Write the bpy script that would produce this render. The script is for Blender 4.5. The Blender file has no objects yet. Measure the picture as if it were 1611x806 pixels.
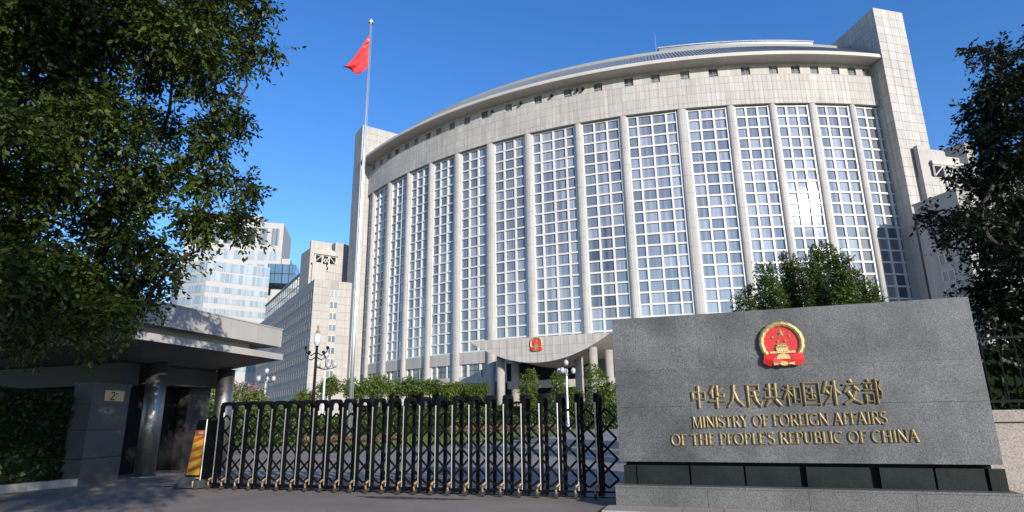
import bpy, math, random
import numpy as np
from mathutils import Vector, Matrix
R = math.radians
random.seed(7); rng = np.random.default_rng(7)
S = bpy.context.scene
COL = S.collection

# ------------------------------------------------------------------ camera
W0, H0, F0 = 1611.0, 806.0, 955.0
PITCH, ROLL = R(14.95), R(-0.8)
CAM = Vector((0, 0, 1.45))
_fw = Vector((0, math.cos(PITCH), math.sin(PITCH))); _r = Vector((1, 0, 0)); _u = _r.cross(_fw)
RT = _r*math.cos(ROLL) + _u*math.sin(ROLL); UP = _u*math.cos(ROLL) - _r*math.sin(ROLL); FW = _fw
cd = bpy.data.cameras.new('camera'); cam = bpy.data.objects.new('camera', cd); COL.objects.link(cam)
cd.sensor_width = 36; cd.lens = F0/W0*36; cd.clip_start = 0.1; cd.clip_end = 6000
M3 = Matrix((RT, UP, -FW)).transposed(); cam.matrix_world = Matrix.Translation(CAM) @ M3.to_4x4()
S.camera = cam

def ray(x, y):
    return (FW + RT*((x-W0/2)/F0) - UP*((y-H0/2)/F0)).normalized()
def onz(x, y, z):                       # survey helper: where the sight line meets height z
    d = ray(x, y); return CAM + d*((z-CAM.z)/d.z)
def at(x, y, D):                        # survey helper: point at horizontal distance D
    d = ray(x, y); return CAM + d*(D/math.hypot(d.x, d.y))
def zat(x, y, p):
    d = ray(x, y); return CAM.z + d.z/math.hypot(d.x, d.y)*math.hypot(p[0], p[1])

# ------------------------------------------------------------------ light
SUN_AZ, SUN_EL = 151.0, 17.4            # clockwise from +Y
sd = Vector((math.sin(R(SUN_AZ))*math.cos(R(SUN_EL)), math.cos(R(SUN_AZ))*math.cos(R(SUN_EL)), math.sin(R(SUN_EL))))
sl = bpy.data.lights.new('sun', 'SUN'); sl.energy = 5.0; sl.angle = R(0.5); sl.color = (1.0, 0.91, 0.80)
so = bpy.data.objects.new('sun', sl); COL.objects.link(so); so.rotation_euler = sd.to_track_quat('Z', 'Y').to_euler()
so.location = (20, -20, 40)
w = bpy.data.worlds.new('World'); S.world = w; w.use_nodes = True
nt = w.node_tree; bg = nt.nodes['Background']
sky = nt.nodes.new('ShaderNodeTexSky'); sky.sky_type = 'NISHITA'; sky.sun_disc = False
sky.sun_elevation = R(SUN_EL); sky.sun_rotation = R(SUN_AZ)
sky.air_density = 1.05; sky.dust_density = 0.05; sky.ozone_density = 3.2; sky.altitude = 0
hs = nt.nodes.new('ShaderNodeHueSaturation'); hs.inputs['Saturation'].default_value = 1.25; hs.inputs['Hue'].default_value = 0.512; hs.inputs['Value'].default_value = 1.12
nt.links.new(sky.outputs[0], hs.inputs['Color']); nt.links.new(hs.outputs[0], bg.inputs[0]); bg.inputs[1].default_value = 0.15
S.view_settings.view_transform = 'Standard'; S.view_settings.look = 'None'
S.view_settings.exposure = 0.46; S.view_settings.gamma = 1.0
S.render.engine = 'CYCLES'
S.cycles.max_bounces = 6; S.cycles.transparent_max_bounces = 6

# ------------------------------------------------------------------ materials
def N(m, t, **kw):
    n = m.node_tree.nodes.new(t)
    for k, v in kw.items(): setattr(n, k, v)
    return n
def mat(name, c, rough=.7, metal=0., var=.0, vscale=1., bump=0., bscale=20., rnd=0., speck=0., sscale=60., c2=None, spec=.5, world=True, streak=0., stretch=(1, 1, 1), coat=0.):
    m = bpy.data.materials.new(name); m.use_nodes = True; L = m.node_tree.links.new
    b = m.node_tree.nodes['Principled BSDF']
    b.inputs['Roughness'].default_value = rough; b.inputs['Metallic'].default_value = metal
    b.inputs['Specular IOR Level'].default_value = spec; b.inputs['Coat Weight'].default_value = coat
    if world: pos = N(m, 'ShaderNodeNewGeometry').outputs['Position']
    else: pos = N(m, 'ShaderNodeTexCoord').outputs['Object']
    if stretch != (1, 1, 1):
        mp = N(m, 'ShaderNodeMapping'); mp.inputs['Scale'].default_value = stretch; L(pos, mp.inputs[0]); pos = mp.outputs[0]
    col = N(m, 'ShaderNodeRGB').outputs[0]; col.default_value = (*c, 1)
    def scale_by(col, fac):             # multiply colour by scalar socket
        v = N(m, 'ShaderNodeVectorMath', operation='SCALE'); L(col, v.inputs[0]); L(fac, v.inputs['Scale']); return v.outputs[0]
    def mr(src, a, z):
        r = N(m, 'ShaderNodeMapRange'); r.inputs['To Min'].default_value = a; r.inputs['To Max'].default_value = z; L(src, r.inputs[0]); return r.outputs[0]
    def noise(sc, det=4, rg=.6):
        n = N(m, 'ShaderNodeTexNoise'); n.inputs['Scale'].default_value = sc; n.inputs['Detail'].default_value = det; n.inputs['Roughness'].default_value = rg; L(pos, n.inputs['Vector']); return n.outputs[0]
    def sharp(src, a, z):
        r = N(m, 'ShaderNodeMapRange'); r.inputs[1].default_value = a; r.inputs[2].default_value = z; L(src, r.inputs[0]); return r.outputs[0]
    if c2:
        mx = N(m, 'ShaderNodeMix', data_type='RGBA'); L(sharp(noise(vscale, 5), .38, .62), mx.inputs[0]); L(col, mx.inputs[6]); mx.inputs[7].default_value = (*c2, 1); col = mx.outputs[2]
    if var: col = scale_by(col, mr(sharp(noise(vscale*.7, 6), .3, .7), 1-var, 1+var))
    if speck: col = scale_by(col, mr(sharp(noise(sscale, 2, .7), .3, .7), 1-speck, 1+speck))
    if rnd:
        o = N(m, 'ShaderNodeObjectInfo'); g = N(m, 'ShaderNodeNewGeometry'); a = N(m, 'ShaderNodeMath', operation='ADD'); f = N(m, 'ShaderNodeMath', operation='FRACT')
        L(o.outputs['Random'], a.inputs[0]); L(g.outputs['Random Per Island'], a.inputs[1]); L(a.outputs[0], f.inputs[0]); col = scale_by(col, mr(f.outputs[0], 1-rnd, 1+rnd))
    if streak:
        mp = N(m, 'ShaderNodeMapping'); mp.inputs['Scale'].default_value = (1.2, 1.2, .06); g = N(m, 'ShaderNodeNewGeometry'); L(g.outputs['Position'], mp.inputs[0])
        n = N(m, 'ShaderNodeTexNoise'); n.inputs['Scale'].default_value = 1.2; n.inputs['Detail'].default_value = 4; L(mp.outputs[0], n.inputs['Vector'])
        col = scale_by(col, mr(sharp(n.outputs[0], .35, .65), 1-streak, 1+streak*.4))
    L(col, b.inputs['Base Color'])
    if bump:
        bp = N(m, 'ShaderNodeBump'); bp.inputs['Strength'].default_value = bump; bp.inputs['Distance'].default_value = .02
        L(noise(bscale, 5), bp.inputs['Height']); L(bp.outputs[0], b.inputs['Normal'])
    return m

clad_m = mat('stone_cladding', (.385, .368, .340), .75, var=.08, vscale=.15, rnd=.07, streak=.17, speck=.05, sscale=6)
joint_m = mat('cladding_joint', (.27, .26, .245), .9)
pil_m = mat('pilaster_stone', (.345, .333, .315), .75, var=.08, vscale=.4, streak=.12)
white_m = mat('white_window_metal', (.56, .555, .535), .45, var=.05, vscale=.3)
soffit_m = mat('soffit_panel', (.42, .40, .36), .6, var=.06, vscale=.3)
roof_m = mat('roof_metal', (.20, .235, .27), .45, metal=.4, var=.08, vscale=.3)
conc_m = mat('column_concrete', (.29, .275, .25), .8, var=.1, vscale=1.2, streak=.1)
dark_m = mat('painted_shade', (.015, .016, .018), .9, spec=.1)  # near-black colour stands in for shade inside openings and recesses
wing_m = mat('wing_stone', (.35, .335, .31), .8, var=.06, vscale=.15, rnd=.06, streak=.1)
gran_m = mat('grey_granite', (.072, .076, .080), .5, var=.34, vscale=1.4, speck=.58, sscale=50, bump=.15, bscale=60, streak=.20, rnd=.10, c2=(.103, .108, .113))
gran2_m = mat('dark_polished_granite', (.009, .013, .0125), .25, var=.5, vscale=3, speck=.4, sscale=60)
plinth_m = mat('plinth_granite', (.095, .097, .096), .6, var=.15, vscale=1.5, speck=.55, sscale=55, bump=.3, bscale=60, streak=.2)
pier_m = mat('shaded_granite', (.052, .054, .057), .6, var=.15, vscale=2, speck=.25, sscale=45, bump=.1, bscale=50)  # shade on the pier is put into this darkened stone colour
gstone_m = mat('guardhouse_stone', (.34, .325, .30), .75, var=.06, vscale=.8, speck=.08, sscale=25, streak=.08, rnd=.03)
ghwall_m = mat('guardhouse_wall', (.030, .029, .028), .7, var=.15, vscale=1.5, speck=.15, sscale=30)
steel_m = mat('brushed_steel', (.27, .265, .26), .45, metal=1., var=.15, vscale=2, stretch=(1, 1, .1), bump=.05)
tube_m = mat('steel_tube', (.48, .47, .46), .35, metal=.9)
pole_m = mat('flagpole_steel', (.70, .70, .72), .35, metal=.8)
black_m = mat('black_plastic', (.0045, .0045, .005), .5, var=.2, vscale=6, spec=.10)
gold_m = mat('gold_metal', (.225, .175, .080), .5, metal=.30, var=.15, vscale=12, bump=.15, bscale=40)
egold_m = mat('emblem_gold', (.46, .36, .15), .42, metal=.5, var=.12, vscale=30, bump=.5, bscale=60)
ered_m = mat('emblem_red', (.52, .022, .018), .35, var=.06, vscale=8, coat=.3)
brass_m = mat('caster_brass', (.42, .26, .12), .45, metal=.6, var=.35, vscale=30, world=True)
rub_m = mat('wheel_rubber', (.03, .028, .027), .7)
flag_m = mat('flag_cloth', (.60, .022, .025), .7)
yel_m = mat('star_yellow', (.85, .60, .06), .6)
asph_m = mat('asphalt', (.225, .187, .155), .82, var=.18, vscale=.5, speck=.35, sscale=110, bump=.35, bscale=90, c2=(.185, .155, .13))
road_m = mat('forecourt_asphalt', (.20, .185, .168), .75, var=.12, vscale=.3, speck=.15, sscale=40)
wet_m = mat('damp_asphalt', (.03, .03, .03), .35, var=.2, vscale=4)
pave_m = mat('beige_paving', (.30, .27, .235), .8, var=.12, vscale=3, speck=.2, sscale=60, bump=.2, bscale=60, rnd=.08)
kerb_m = mat('kerb_stone', (.24, .235, .225), .8, var=.15, vscale=3, speck=.2, sscale=60)
bwall_m = mat('beige_boundary_stone', (.27, .24, .21), .85, var=.12, vscale=2, speck=.3, sscale=35, bump=.5, bscale=30)
iron_m = mat('black_iron', (.006, .006, .007), .6, spec=.12)
grass_m = mat('lawn_green', (.05, .085, .02), .9, var=.3, vscale=2)
soil_m = mat('soil', (.06, .045, .03), .95, var=.2, vscale=5)
bark_m = mat('bark', (.035, .028, .022), .9, var=.3, vscale=6, bump=.6, bscale=25)
opal_m = mat('opal_glass', (.36, .37, .38), .3, coat=.2)
sig_m = mat('plate_brass', (.40, .33, .20), .4, metal=.6, var=.1, vscale=20)
offw_m = mat('office_white_stone', (.35, .35, .345), .7, var=.05, vscale=.1)

def glassy(name, c, c2, rough=.1, metal=.0, spec=.9, folds=True, bias=.5):
    m = bpy.data.materials.new(name); m.use_nodes = True; L = m.node_tree.links.new
    b = m.node_tree.nodes['Principled BSDF']; b.inputs['Roughness'].default_value = rough; b.inputs['Metallic'].default_value = metal
    b.inputs['Specular IOR Level'].default_value = spec
    o = N(m, 'ShaderNodeObjectInfo'); g = N(m, 'ShaderNodeNewGeometry')
    a = N(m, 'ShaderNodeMath', operation='ADD'); f = N(m, 'ShaderNodeMath', operation='FRACT')
    L(o.outputs['Random'], a.inputs[0]); L(g.outputs['Random Per Island'], a.inputs[1]); L(a.outputs[0], f.inputs[0])
    # drawn curtains: vertical soft folds behind the pane
    mp = N(m, 'ShaderNodeMapping'); mp.inputs['Scale'].default_value = (1, 1, .02); L(g.outputs['Position'], mp.inputs[0])
    n = N(m, 'ShaderNodeTexNoise'); n.inputs['Scale'].default_value = 1.1; n.inputs['Detail'].default_value = 3; L(mp.outputs[0], n.inputs['Vector'])
    ad = N(m, 'ShaderNodeMath', operation='MULTIPLY_ADD'); L(f.outputs[0], ad.inputs[0]); ad.inputs[1].default_value = .35; L(n.outputs[0], ad.inputs[2])
    r = N(m, 'ShaderNodeMapRange'); r.inputs[1].default_value = bias; r.inputs[2].default_value = bias+.42; L(ad.outputs[0], r.inputs[0])
    mx = N(m, 'ShaderNodeMix', data_type='RGBA'); L(r.outputs[0], mx.inputs[0]); mx.inputs[6].default_value = (*c, 1); mx.inputs[7].default_value = (*c2, 1)
    L(mx.outputs[2], b.inputs['Base Color'])
    # slight waviness of the sheets
    n2 = N(m, 'ShaderNodeTexNoise'); n2.inputs['Scale'].default_value = .35; L(g.outputs['Position'], n2.inputs['Vector'])
    bp = N(m, 'ShaderNodeBump'); bp.inputs['Strength'].default_value = .03; bp.inputs['Distance'].default_value = .2; L(n2.outputs[0], bp.inputs['Height']); L(bp.outputs[0], b.inputs['Normal'])
    return m
pane_m = glassy('window_pane', (.175, .20, .222), (.44, .45, .455), .028, metal=.35, bias=.55)
dpane_m = glassy('dark_window_pane', (.045, .06, .08), (.20, .22, .24), .12)
opane_m = glassy('office_glass', (.19, .25, .29), (.34, .39, .42), .15)
ogl_m = glassy('office_dark_glass', (.05, .11, .17), (.12, .2, .27), .1)

def leafmat(name, c, c2, tr=.35, rough=.5, scale=.8):
    m = bpy.data.materials.new(name); m.use_nodes = True; L = m.node_tree.links.new; nd = m.node_tree.nodes
    b = nd['Principled BSDF']; b.inputs['Roughness'].default_value = rough; b.inputs['Specular IOR Level'].default_value = .35
    g = N(m, 'ShaderNodeNewGeometry')
    n = N(m, 'ShaderNodeTexNoise'); n.inputs['Scale'].default_value = scale; n.inputs['Detail'].default_value = 3; L(g.outputs['Position'], n.inputs['Vector'])
    a = N(m, 'ShaderNodeMath', operation='MULTIPLY_ADD'); L(g.outputs['Random Per Island'], a.inputs[0]); a.inputs[1].default_value = .5; L(n.outputs[0], a.inputs[2])
    r = N(m, 'ShaderNodeMapRange'); r.inputs[1].default_value = .4; r.inputs[2].default_value = 1.1; L(a.outputs[0], r.inputs[0])
    mx = N(m, 'ShaderNodeMix', data_type='RGBA'); L(r.outputs[0], mx.inputs[0]); mx.inputs[6].default_value = (*c, 1); mx.inputs[7].default_value = (*c2, 1)
    L(mx.outputs[2], b.inputs['Base Color'])
    t = N(m, 'ShaderNodeBsdfTranslucent'); L(mx.outputs[2], t.inputs[0]); s = N(m, 'ShaderNodeMixShader'); s.inputs[0].default_value = tr
    L(b.outputs[0], s.inputs[1]); L(t.outputs[0], s.inputs[2]); L(s.outputs[0], nd['Material Output'].inputs[0])
    return m
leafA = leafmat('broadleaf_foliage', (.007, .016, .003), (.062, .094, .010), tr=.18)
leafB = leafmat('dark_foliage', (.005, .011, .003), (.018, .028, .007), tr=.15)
leafC = leafmat('conifer_foliage', (.035, .070, .014), (.10, .145, .028))
leafD = leafmat('garden_foliage', (.065, .11, .020), (.15, .20, .035), scale=.3)
leafH = leafmat('hedge_foliage', (.045, .085, .02), (.10, .15, .03), scale=.5)
leafR = leafmat('red_flowers', (.13, .07, .04), (.22, .15, .09), scale=1)
leafP = leafmat('pink_blossom', (.35, .18, .20), (.5, .35, .35), scale=1)

# ------------------------------------------------------------------ mesh helpers
class MB:
    def __init__(s): s.v = []; s.f = []; s.m = []
    def add(s, vs, fs, mi=0):
        b = len(s.v); s.v += [tuple(v) for v in vs]; s.f += [tuple(i+b for i in f) for f in fs]; s.m += [mi]*len(fs)
    def quad(s, a, b, c, d, mi=0): s.add([a, b, c, d], [(0, 1, 2, 3)], mi)
    def hexa(s, p, mi=0):               # 8 points: bottom 0-3 (ccw from above), top 4-7
        s.add(p, [(3, 2, 1, 0), (4, 5, 6, 7), (0, 1, 5, 4), (1, 2, 6, 5), (2, 3, 7, 6), (3, 0, 4, 7)], mi)
    def ob(s, o, u, v, w, mi=0):        # oriented box from corner o with edge vectors
        o, u, v, w = map(Vector, (o, u, v, w)); s.hexa([o, o+u, o+u+v, o+v, o+w, o+u+w, o+u+v+w, o+v+w], mi)
    def box(s, c, sz, rz=0, mi=0):      # centre-bottom c
        u = Vector((math.cos(rz), math.sin(rz), 0)); v = Vector((-math.sin(rz), math.cos(rz), 0)); c = Vector(c)
        s.ob(c-u*sz[0]/2-v*sz[1]/2, u*sz[0], v*sz[1], (0, 0, sz[2]), mi)
    def prism(s, poly, z0, z1, mi=0):
        n = len(poly); vs = [(p[0], p[1], z0) for p in poly]+[(p[0], p[1], z1) for p in poly]
        s.add(vs, [tuple(range(n))[::-1], tuple(range(n, 2*n))]+[(i, (i+1) % n, n+(i+1) % n, n+i) for i in range(n)], mi)
    def tube(s, pts, rs, n=8, cap=True, mi=0, ref=None):
        pts = [Vector(p) for p in pts]
        if not hasattr(rs, '__len__'): rs = [rs]*len(pts)
        rings = []
        for i, p in enumerate(pts):
            t = (pts[min(i+1, len(pts)-1)]-pts[max(i-1, 0)]).normalized()
            a = Vector((0, 0, 1)) if abs(t.z) < .9 else Vector((1, 0, 0))
            x = t.cross(a).normalized(); y = t.cross(x)
            rings.append([p+x*math.cos(2*math.pi*k/n)*rs[i]+y*math.sin(2*math.pi*k/n)*rs[i] for k in range(n)])
        vs = [q for r_ in rings for q in r_]; fs = []
        for i in range(len(pts)-1):
            for k in range(n): fs.append((i*n+k, i*n+(k+1) % n, (i+1)*n+(k+1) % n, (i+1)*n+k))
        if cap: fs += [tuple(range(n))[::-1], tuple(range((len(pts)-1)*n, len(pts)*n))]
        s.add(vs, fs, mi)
    def lathe(s, c, prof, n=16, mi=0):
        c = Vector(c); vs = []; fs = []
        for (r_, z) in prof:
            for k in range(n): vs.append(c+Vector((r_*math.cos(2*math.pi*k/n), r_*math.sin(2*math.pi*k/n), z)))
        for i in range(len(prof)-1):
            for k in range(n): fs.append((i*n+k, i*n+(k+1) % n, (i+1)*n+(k+1) % n, (i+1)*n+k))
        fs += [tuple(range(n))[::-1], tuple(range((len(prof)-1)*n, len(prof)*n))]
        s.add(vs, fs, mi)
    def mesh(s, name, mats, org=(0, 0, 0), smooth=False):
        me = bpy.data.meshes.new(name); o = Vector(org)
        me.from_pydata([tuple(Vector(v)-o) for v in s.v], [], s.f)
        if not isinstance(mats, (list, tuple)): mats = [mats]
        for m in mats: me.materials.append(m)
        if len(mats) > 1: me.polygons.foreach_set('material_index', s.m)
        if smooth: me.polygons.foreach_set('use_smooth', [True]*len(me.polygons))
        me.update(); return me

WL = {}
def place(name, data, parent=None, loc=(0, 0, 0), rz=0, **props):
    o = bpy.data.objects.new(name, data); COL.objects.link(o)
    loc = Vector(loc)
    if parent is not None: o.parent = parent; o.location = loc - WL.get(parent.name, Vector((0, 0, 0)))
    else: o.location = loc
    o.rotation_euler = (0, 0, rz); WL[o.name] = loc
    for k, v in props.items(): o[k] = v
    return o
def local(name, data, parent, loc=(0, 0, 0), **props):      # child placed in its parent's own frame
    o = bpy.data.objects.new(name, data); COL.objects.link(o); o.parent = parent; o.location = loc
    for k, v in props.items(): o[k] = v
    return o
def thing(name, label, cat, loc, group=None, rz=0):
    o = place(name, None, None, loc, rz, label=label, category=cat); o.empty_display_size = .3
    if group: o['group'] = group
    return o
def part(name, mb, m, parent, smooth=False, **props):
    return place(name, mb.mesh(name, m, (0, 0, 0), smooth), parent, (0, 0, 0), 0, **props)
def solo(name, mb, m, label, cat, loc, group=None, smooth=False, **props):
    o = place(name, mb.mesh(name, m, loc, smooth), None, loc, 0, label=label, category=cat, **props)
    if group: o['group'] = group
    return o
def dirv(a): return Vector((math.cos(R(a)), math.sin(R(a)), 0))
Z = Vector((0, 0, 1))

def clad_face(parent, P0, U, L, H, nu, nv, m, back_m=None, thick=.06, gap=.05, solo_=True, skip=None, name='cladding_panel', backing=True, bt=.3):
    """Rectangular face at P0, along unit U for L, up for H; slabs stand proud of a recessed backing. outward = U x Z."""
    P0 = Vector(P0); U = Vector(U); out = U.cross(Z); dw = L/nu; dh = H/nv
    if backing:
        b = MB(); b.ob(P0-out*bt, U*L, out*(bt-.0), Z*H) if False else b.ob(P0, U*L, -out*bt, Z*H)
        part('wall', b, back_m or joint_m, parent)
    me = None; joined = MB(); rz = math.atan2(U.y, U.x)
    for i in range(nu):
        for j in range(nv):
            if skip and skip(i*dw, (i+1)*dw, j*dh, (j+1)*dh): continue
            p = P0+U*(i*dw+gap/2)+Z*(j*dh+gap/2)
            if solo_:
                if me is None:
                    q = MB(); q.ob((0, 0, 0), (dw-gap, 0, 0), (0, -thick, 0), (0, 0, dh-gap)); me = q.mesh(name, m)
                place(name, me, parent, p, rz)
            else: joined.ob(p, U*(dw-gap), out*thick, Z*(dh-gap))
    if not solo_ and joined.f: part(name, joined, m, parent, kind='stuff')

def stroke(mb, pts, w0, w1=None, d1=.02, d2=.035, z0=0., mi=0):
    """brush stroke in the local XZ plane, raised towards -Y, with a ridge along its middle"""
    if w1 is None: w1 = w0
    P = [Vector((p[0], 0, p[1])) for p in pts]; n = len(P); vs = []
    for i, p in enumerate(P):
        if i == 0: t = (P[1]-P[0]).normalized(); nn = Vector((-t.z, 0, t.x)); k = 1
        elif i == n-1: t = (P[-1]-P[-2]).normalized(); nn = Vector((-t.z, 0, t.x)); k = 1
        else:
            a = (P[i]-P[i-1]).normalized(); b = (P[i+1]-P[i]).normalized()
            na = Vector((-a.z, 0, a.x)); nb = Vector((-b.z, 0, b.x)); nn = (na+nb)
            nn = nn.normalized() if nn.length > .1 else na; k = min(1/max(nn.dot(na), .35), 1.6)
        wd = (w0+(w1-w0)*i/(n-1))/2*k
        l = p+nn*wd; r_ = p-nn*wd
        vs += [l+Vector((0, -z0, 0)), l+Vector((0, -z0-d1, 0)), p+Vector((0, -z0-d2, 0)), r_+Vector((0, -z0-d1, 0)), r_+Vector((0, -z0, 0))]
    fs = []
    for i in range(n-1):
        for k in range(4): fs.append((i*5+k, i*5+k+1, (i+1)*5+k+1, (i+1)*5+k))
    fs += [(0, 4, 3, 2, 1), tuple((n-1)*5+k for k in (0, 1, 2, 3, 4))]
    mb.add(vs, fs, mi)
def arc(cx, cy, rx, ry, a0, a1, n=10):
    return [(cx+rx*math.cos(R(a0+(a1-a0)*i/n)), cy+ry*math.sin(R(a0+(a1-a0)*i/n))) for i in range(n+1)]

# ------------------------------------------------------------------ ground
g = MB(); Gs = 3000
g.quad((-Gs, -Gs, 0), (Gs, -Gs, 0), (Gs, Gs, 0), (-Gs, Gs, 0))
place('ground', g.mesh('ground', asph_m), None, kind='structure')
GE = Vector((1.53+6.79, 11.81-14.46, 0)).normalized(); GN = Vector((-GE.y, GE.x, 0))     # gate line and its inward normal
gate0 = Vector((-6.79, 14.46, 0)); PITCHG = .364
def gp(u, v, z=0): return gate0+GE*u+GN*v+Z*z
f = MB(); a = gp(-2.4, .75); b = gp(30, .75); c = b+GN*112; d = gp(-2.4, .75)+GN*112
f.quad(a+Z*.004, b+Z*.004, c+Z*.004, d+Z*.004); place('forecourt_road', f.mesh('forecourt_road', road_m), None, kind='structure')
f = MB(); random.seed(3)
f.add([gp(5.0+1.15*math.cos(t)*(1+.12*math.sin(5*t))+.2, -.55+.16*math.sin(t)*(1+.2*math.cos(3*t)), .004) for t in [2*math.pi*k/26 for k in range(26)]], [tuple(range(26))])
place('damp_patch', f.mesh('damp_patch', wet_m), None, kind='structure')
# gate rail let into the road
f = MB(); f.ob(gp(-1.6, .22, .0), GE*11.2, GN*.06, Z*.012); place('gate_rail', f.mesh('gate_rail', iron_m), None, kind='structure')

# ------------------------------------------------------------------ main building
CEN = Vector((59.8, 245.35, 0)); AX = -112.3
def onarc(a, r, z=0): return CEN+dirv(a)*r+Z*z
RF = 126.1
GB, GT = 16.2, 66.5                        # bottom and top of the tall windows
bays = [(-146.1, -143.1), (-142.5, -138.9), (-137.9, -134.4), (-133.7, -130.2), (-129.5, -126.0), (-125.1, -121.4), (-120.5, -116.6), (-115.8, -110.9),
        (-110.2, -106.2), (-105.5, -100.5), (-99.6, -95.7), (-95.0, -91.6), (-91.0, -87.7), (-87.0, -83.5), (-82.9, -79.3)]
main = thing('ministry_building', 'huge curved pale stone building with fifteen tall white window grids and overhanging roof', 'building', onarc(AX, RF))
# window bays
ROWS = 20
solo_bays = [9, 10, 11, 12, 13]
panes_rest = MB(); dark_spots = {(8, 0): (3, 8), (8, 1): (2, 9), (14, 2): (0, 15), (14, 1): (0, 10)}  # dark reflection in the last bay is put into its pane colour
dark_rest = MB(); pane_meshes = {}
npane = 0
for bi, (a0, a1) in enumerate(bays):
    A = onarc(a0, RF-.55, GB); B = onarc(a1, RF-.55, GB); U = (B-A); L_ = U.length; U = U.normalized(); out = U.cross(Z)
    nc = 4 if bi in (7, 9) else 3
    fr = MB(); mw = .40; tw = .36; dep = .34
    hh = GT-GB; rp = hh/ROWS; cp = L_/nc
    # outer frame proud of the grid, verticals, then transoms butted between them
    fr.ob(A, U*.32, out*(dep+.12), Z*hh); fr.ob(B-U*.32, U*.32, out*(dep+.12), Z*hh)
    xs = [.32]
    for c_ in range(1, nc):
        off = .0
        if nc == 4: off = (.0, -.35, .0, .35)[c_]
        x = c_*cp+off; fr.ob(A+U*(x-mw/2), U*mw, out*dep, Z*hh); xs += [x-mw/2, x+mw/2]
    xs.append(L_-.32)
    for r_ in range(ROWS+1):
        z = r_*rp; t = .3 if r_ in (0, ROWS) else tw
        z0 = min(max(z-t/2, 0), hh-t)
        for k in range(nc): fr.ob(A+U*xs[2*k]+Z*z0, U*(xs[2*k+1]-xs[2*k]), out*(dep-.03), Z*t)
    frame = part('window_frame', fr, white_m, main)
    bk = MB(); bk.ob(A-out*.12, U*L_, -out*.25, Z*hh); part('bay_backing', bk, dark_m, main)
    for k in range(nc):
        for r_ in range(ROWS):
            lo, hi = dark_spots.get((bi, k), (99, 0)); dk = lo <= r_ <= hi
            x0, x1 = xs[2*k]-.02, xs[2*k+1]+.02; z0 = r_*rp+tw/2-.02; ph = rp-tw+.04
            p = A+U*x0+out*.02+Z*z0
            if bi in solo_bays and npane < 300:
                key = (round(x1-x0, 3), dk)
                if key not in pane_meshes:
                    q = MB(); q.ob((0, 0, 0), (x1-x0, 0, 0), (0, .03, 0), (0, 0, ph)); pane_meshes[key] = q.mesh('pane', dpane_m if dk else pane_m)
                o = place('pane', pane_meshes[key], frame, p, math.atan2(U.y, U.x)+random.uniform(-.003, .003)); o.rotation_euler.x = random.uniform(-.003, .003); npane += 1
            else: (dark_rest if dk else panes_rest).ob(p, U*(x1-x0), -out*.03, Z*ph)
part('pane', panes_rest, pane_m, main, kind='stuff'); part('pane', dark_rest, dpane_m, main, kind='stuff')
# pilasters with rounded faces, down to the ground
gaps = [(-147.0, -146.1)]+[(bays[i][1], bays[i+1][0]) for i in range(14)]+[(-79.3, -78.2)]
for a0, a1 in gaps:
    mid = (a0+a1)/2; hw = (a1-a0)/2*R(1)*RF; U = dirv(mid+90); O = dirv(mid); base = onarc(mid, RF)
    prof = [(-hw, -1.0), (-hw, -.2)]+[(-hw+.0+hw*(1-math.cos(t)), -.2+.62*math.sin(t)) for t in (.35, .8, 1.25)]
    prof = [(-hw, -1.2), (-hw, .0), (-hw*.85, .28), (-hw*.5, .46), (0, .52), (hw*.5, .46), (hw*.85, .28), (hw, 0), (hw, -1.2)]
    m_ = MB(); nz = 17; z0, z1 = 0, GT+.12
    zz = [z0+(z1-z0)*i/nz for i in range(nz+1)]
    for i in range(nz):                 # stone drums with a fine open joint
        poly = [base+U*x+O*y for x, y in prof]; m_.prism(poly, zz[i]+.025, zz[i+1]-.025)
        poly2 = [base+U*x*.96+O*(y-.05) for x, y in prof]; m_.prism(poly2, zz[i+1]-.026, zz[i+1]+.026)
    part('pilaster', m_, pil_m, main)
# spandrel band: backing + 300 curved cladding panels
SA0, SA1 = -147.3, -78.2; z0, z1 = GT+.15, 73.6
def arc_wall(mb, a0, a1, r0, r1, za, zb, n, mi=0, ztop=None):
    for i in range(n):
        t0 = a0+(a1-a0)*i/n; t1 = a0+(a1-a0)*(i+1)/n
        p = [onarc(t0, r1), onarc(t1, r1), onarc(t1, r0), onarc(t0, r0)]
        mb.hexa([q+Z*za for q in p]+[q+Z*zb for q in p], mi)
def arc_sheet(mb, a0, a1, n, prof, mi=0):   # prof: (r, z) polyline, outer side up
    vs = []; k = len(prof)
    for i in range(n+1):
        t = a0+(a1-a0)*i/n
        for r_, z in prof: vs.append(onarc(t, r_, z))
    fs = []
    for i in range(n):
        for j in range(k-1): fs.append((i*k+j, (i+1)*k+j, (i+1)*k+j+1, i*k+j+1))
    mb.add(vs, fs, mi)
m_ = MB(); arc_wall(m_, SA0, SA1, RF-1.2, RF+.44, z0, z1, 60); part('wall', m_, joint_m, main)
nP = 150; dA = (SA1-SA0)/nP; wP = 2*(RF+.5)*math.sin(R(dA)/2)
rows = [(z0, z0+1.2), (z0+1.2, z0+3.25), (z0+3.25, z0+5.3), (z0+5.3, z1+.05)]; rest = MB()
for ri, (za, zb) in enumerate(rows):
    q = MB(); q.ob((-wP/2+.018, 0, .018), (wP-.036, 0, 0), (0, .08, 0), (0, 0, zb-za-.036)); me = q.mesh('cladding_panel', clad_m)
    for i in range(nP):
        t = SA0+(i+.5)*dA
        if ri in (1, 2): place('cladding_panel', me, main, onarc(t, RF+.52, za), R(t+90))
        else: rest.ob(onarc(t, RF+.52, za+.018)-dirv(t+90)*(wP/2-.018), dirv(t+90)*(wP-.036), -dirv(t)*.08, Z*(zb-za-.036))
part('cladding_panel', rest, clad_m, main, kind='stuff')
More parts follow.
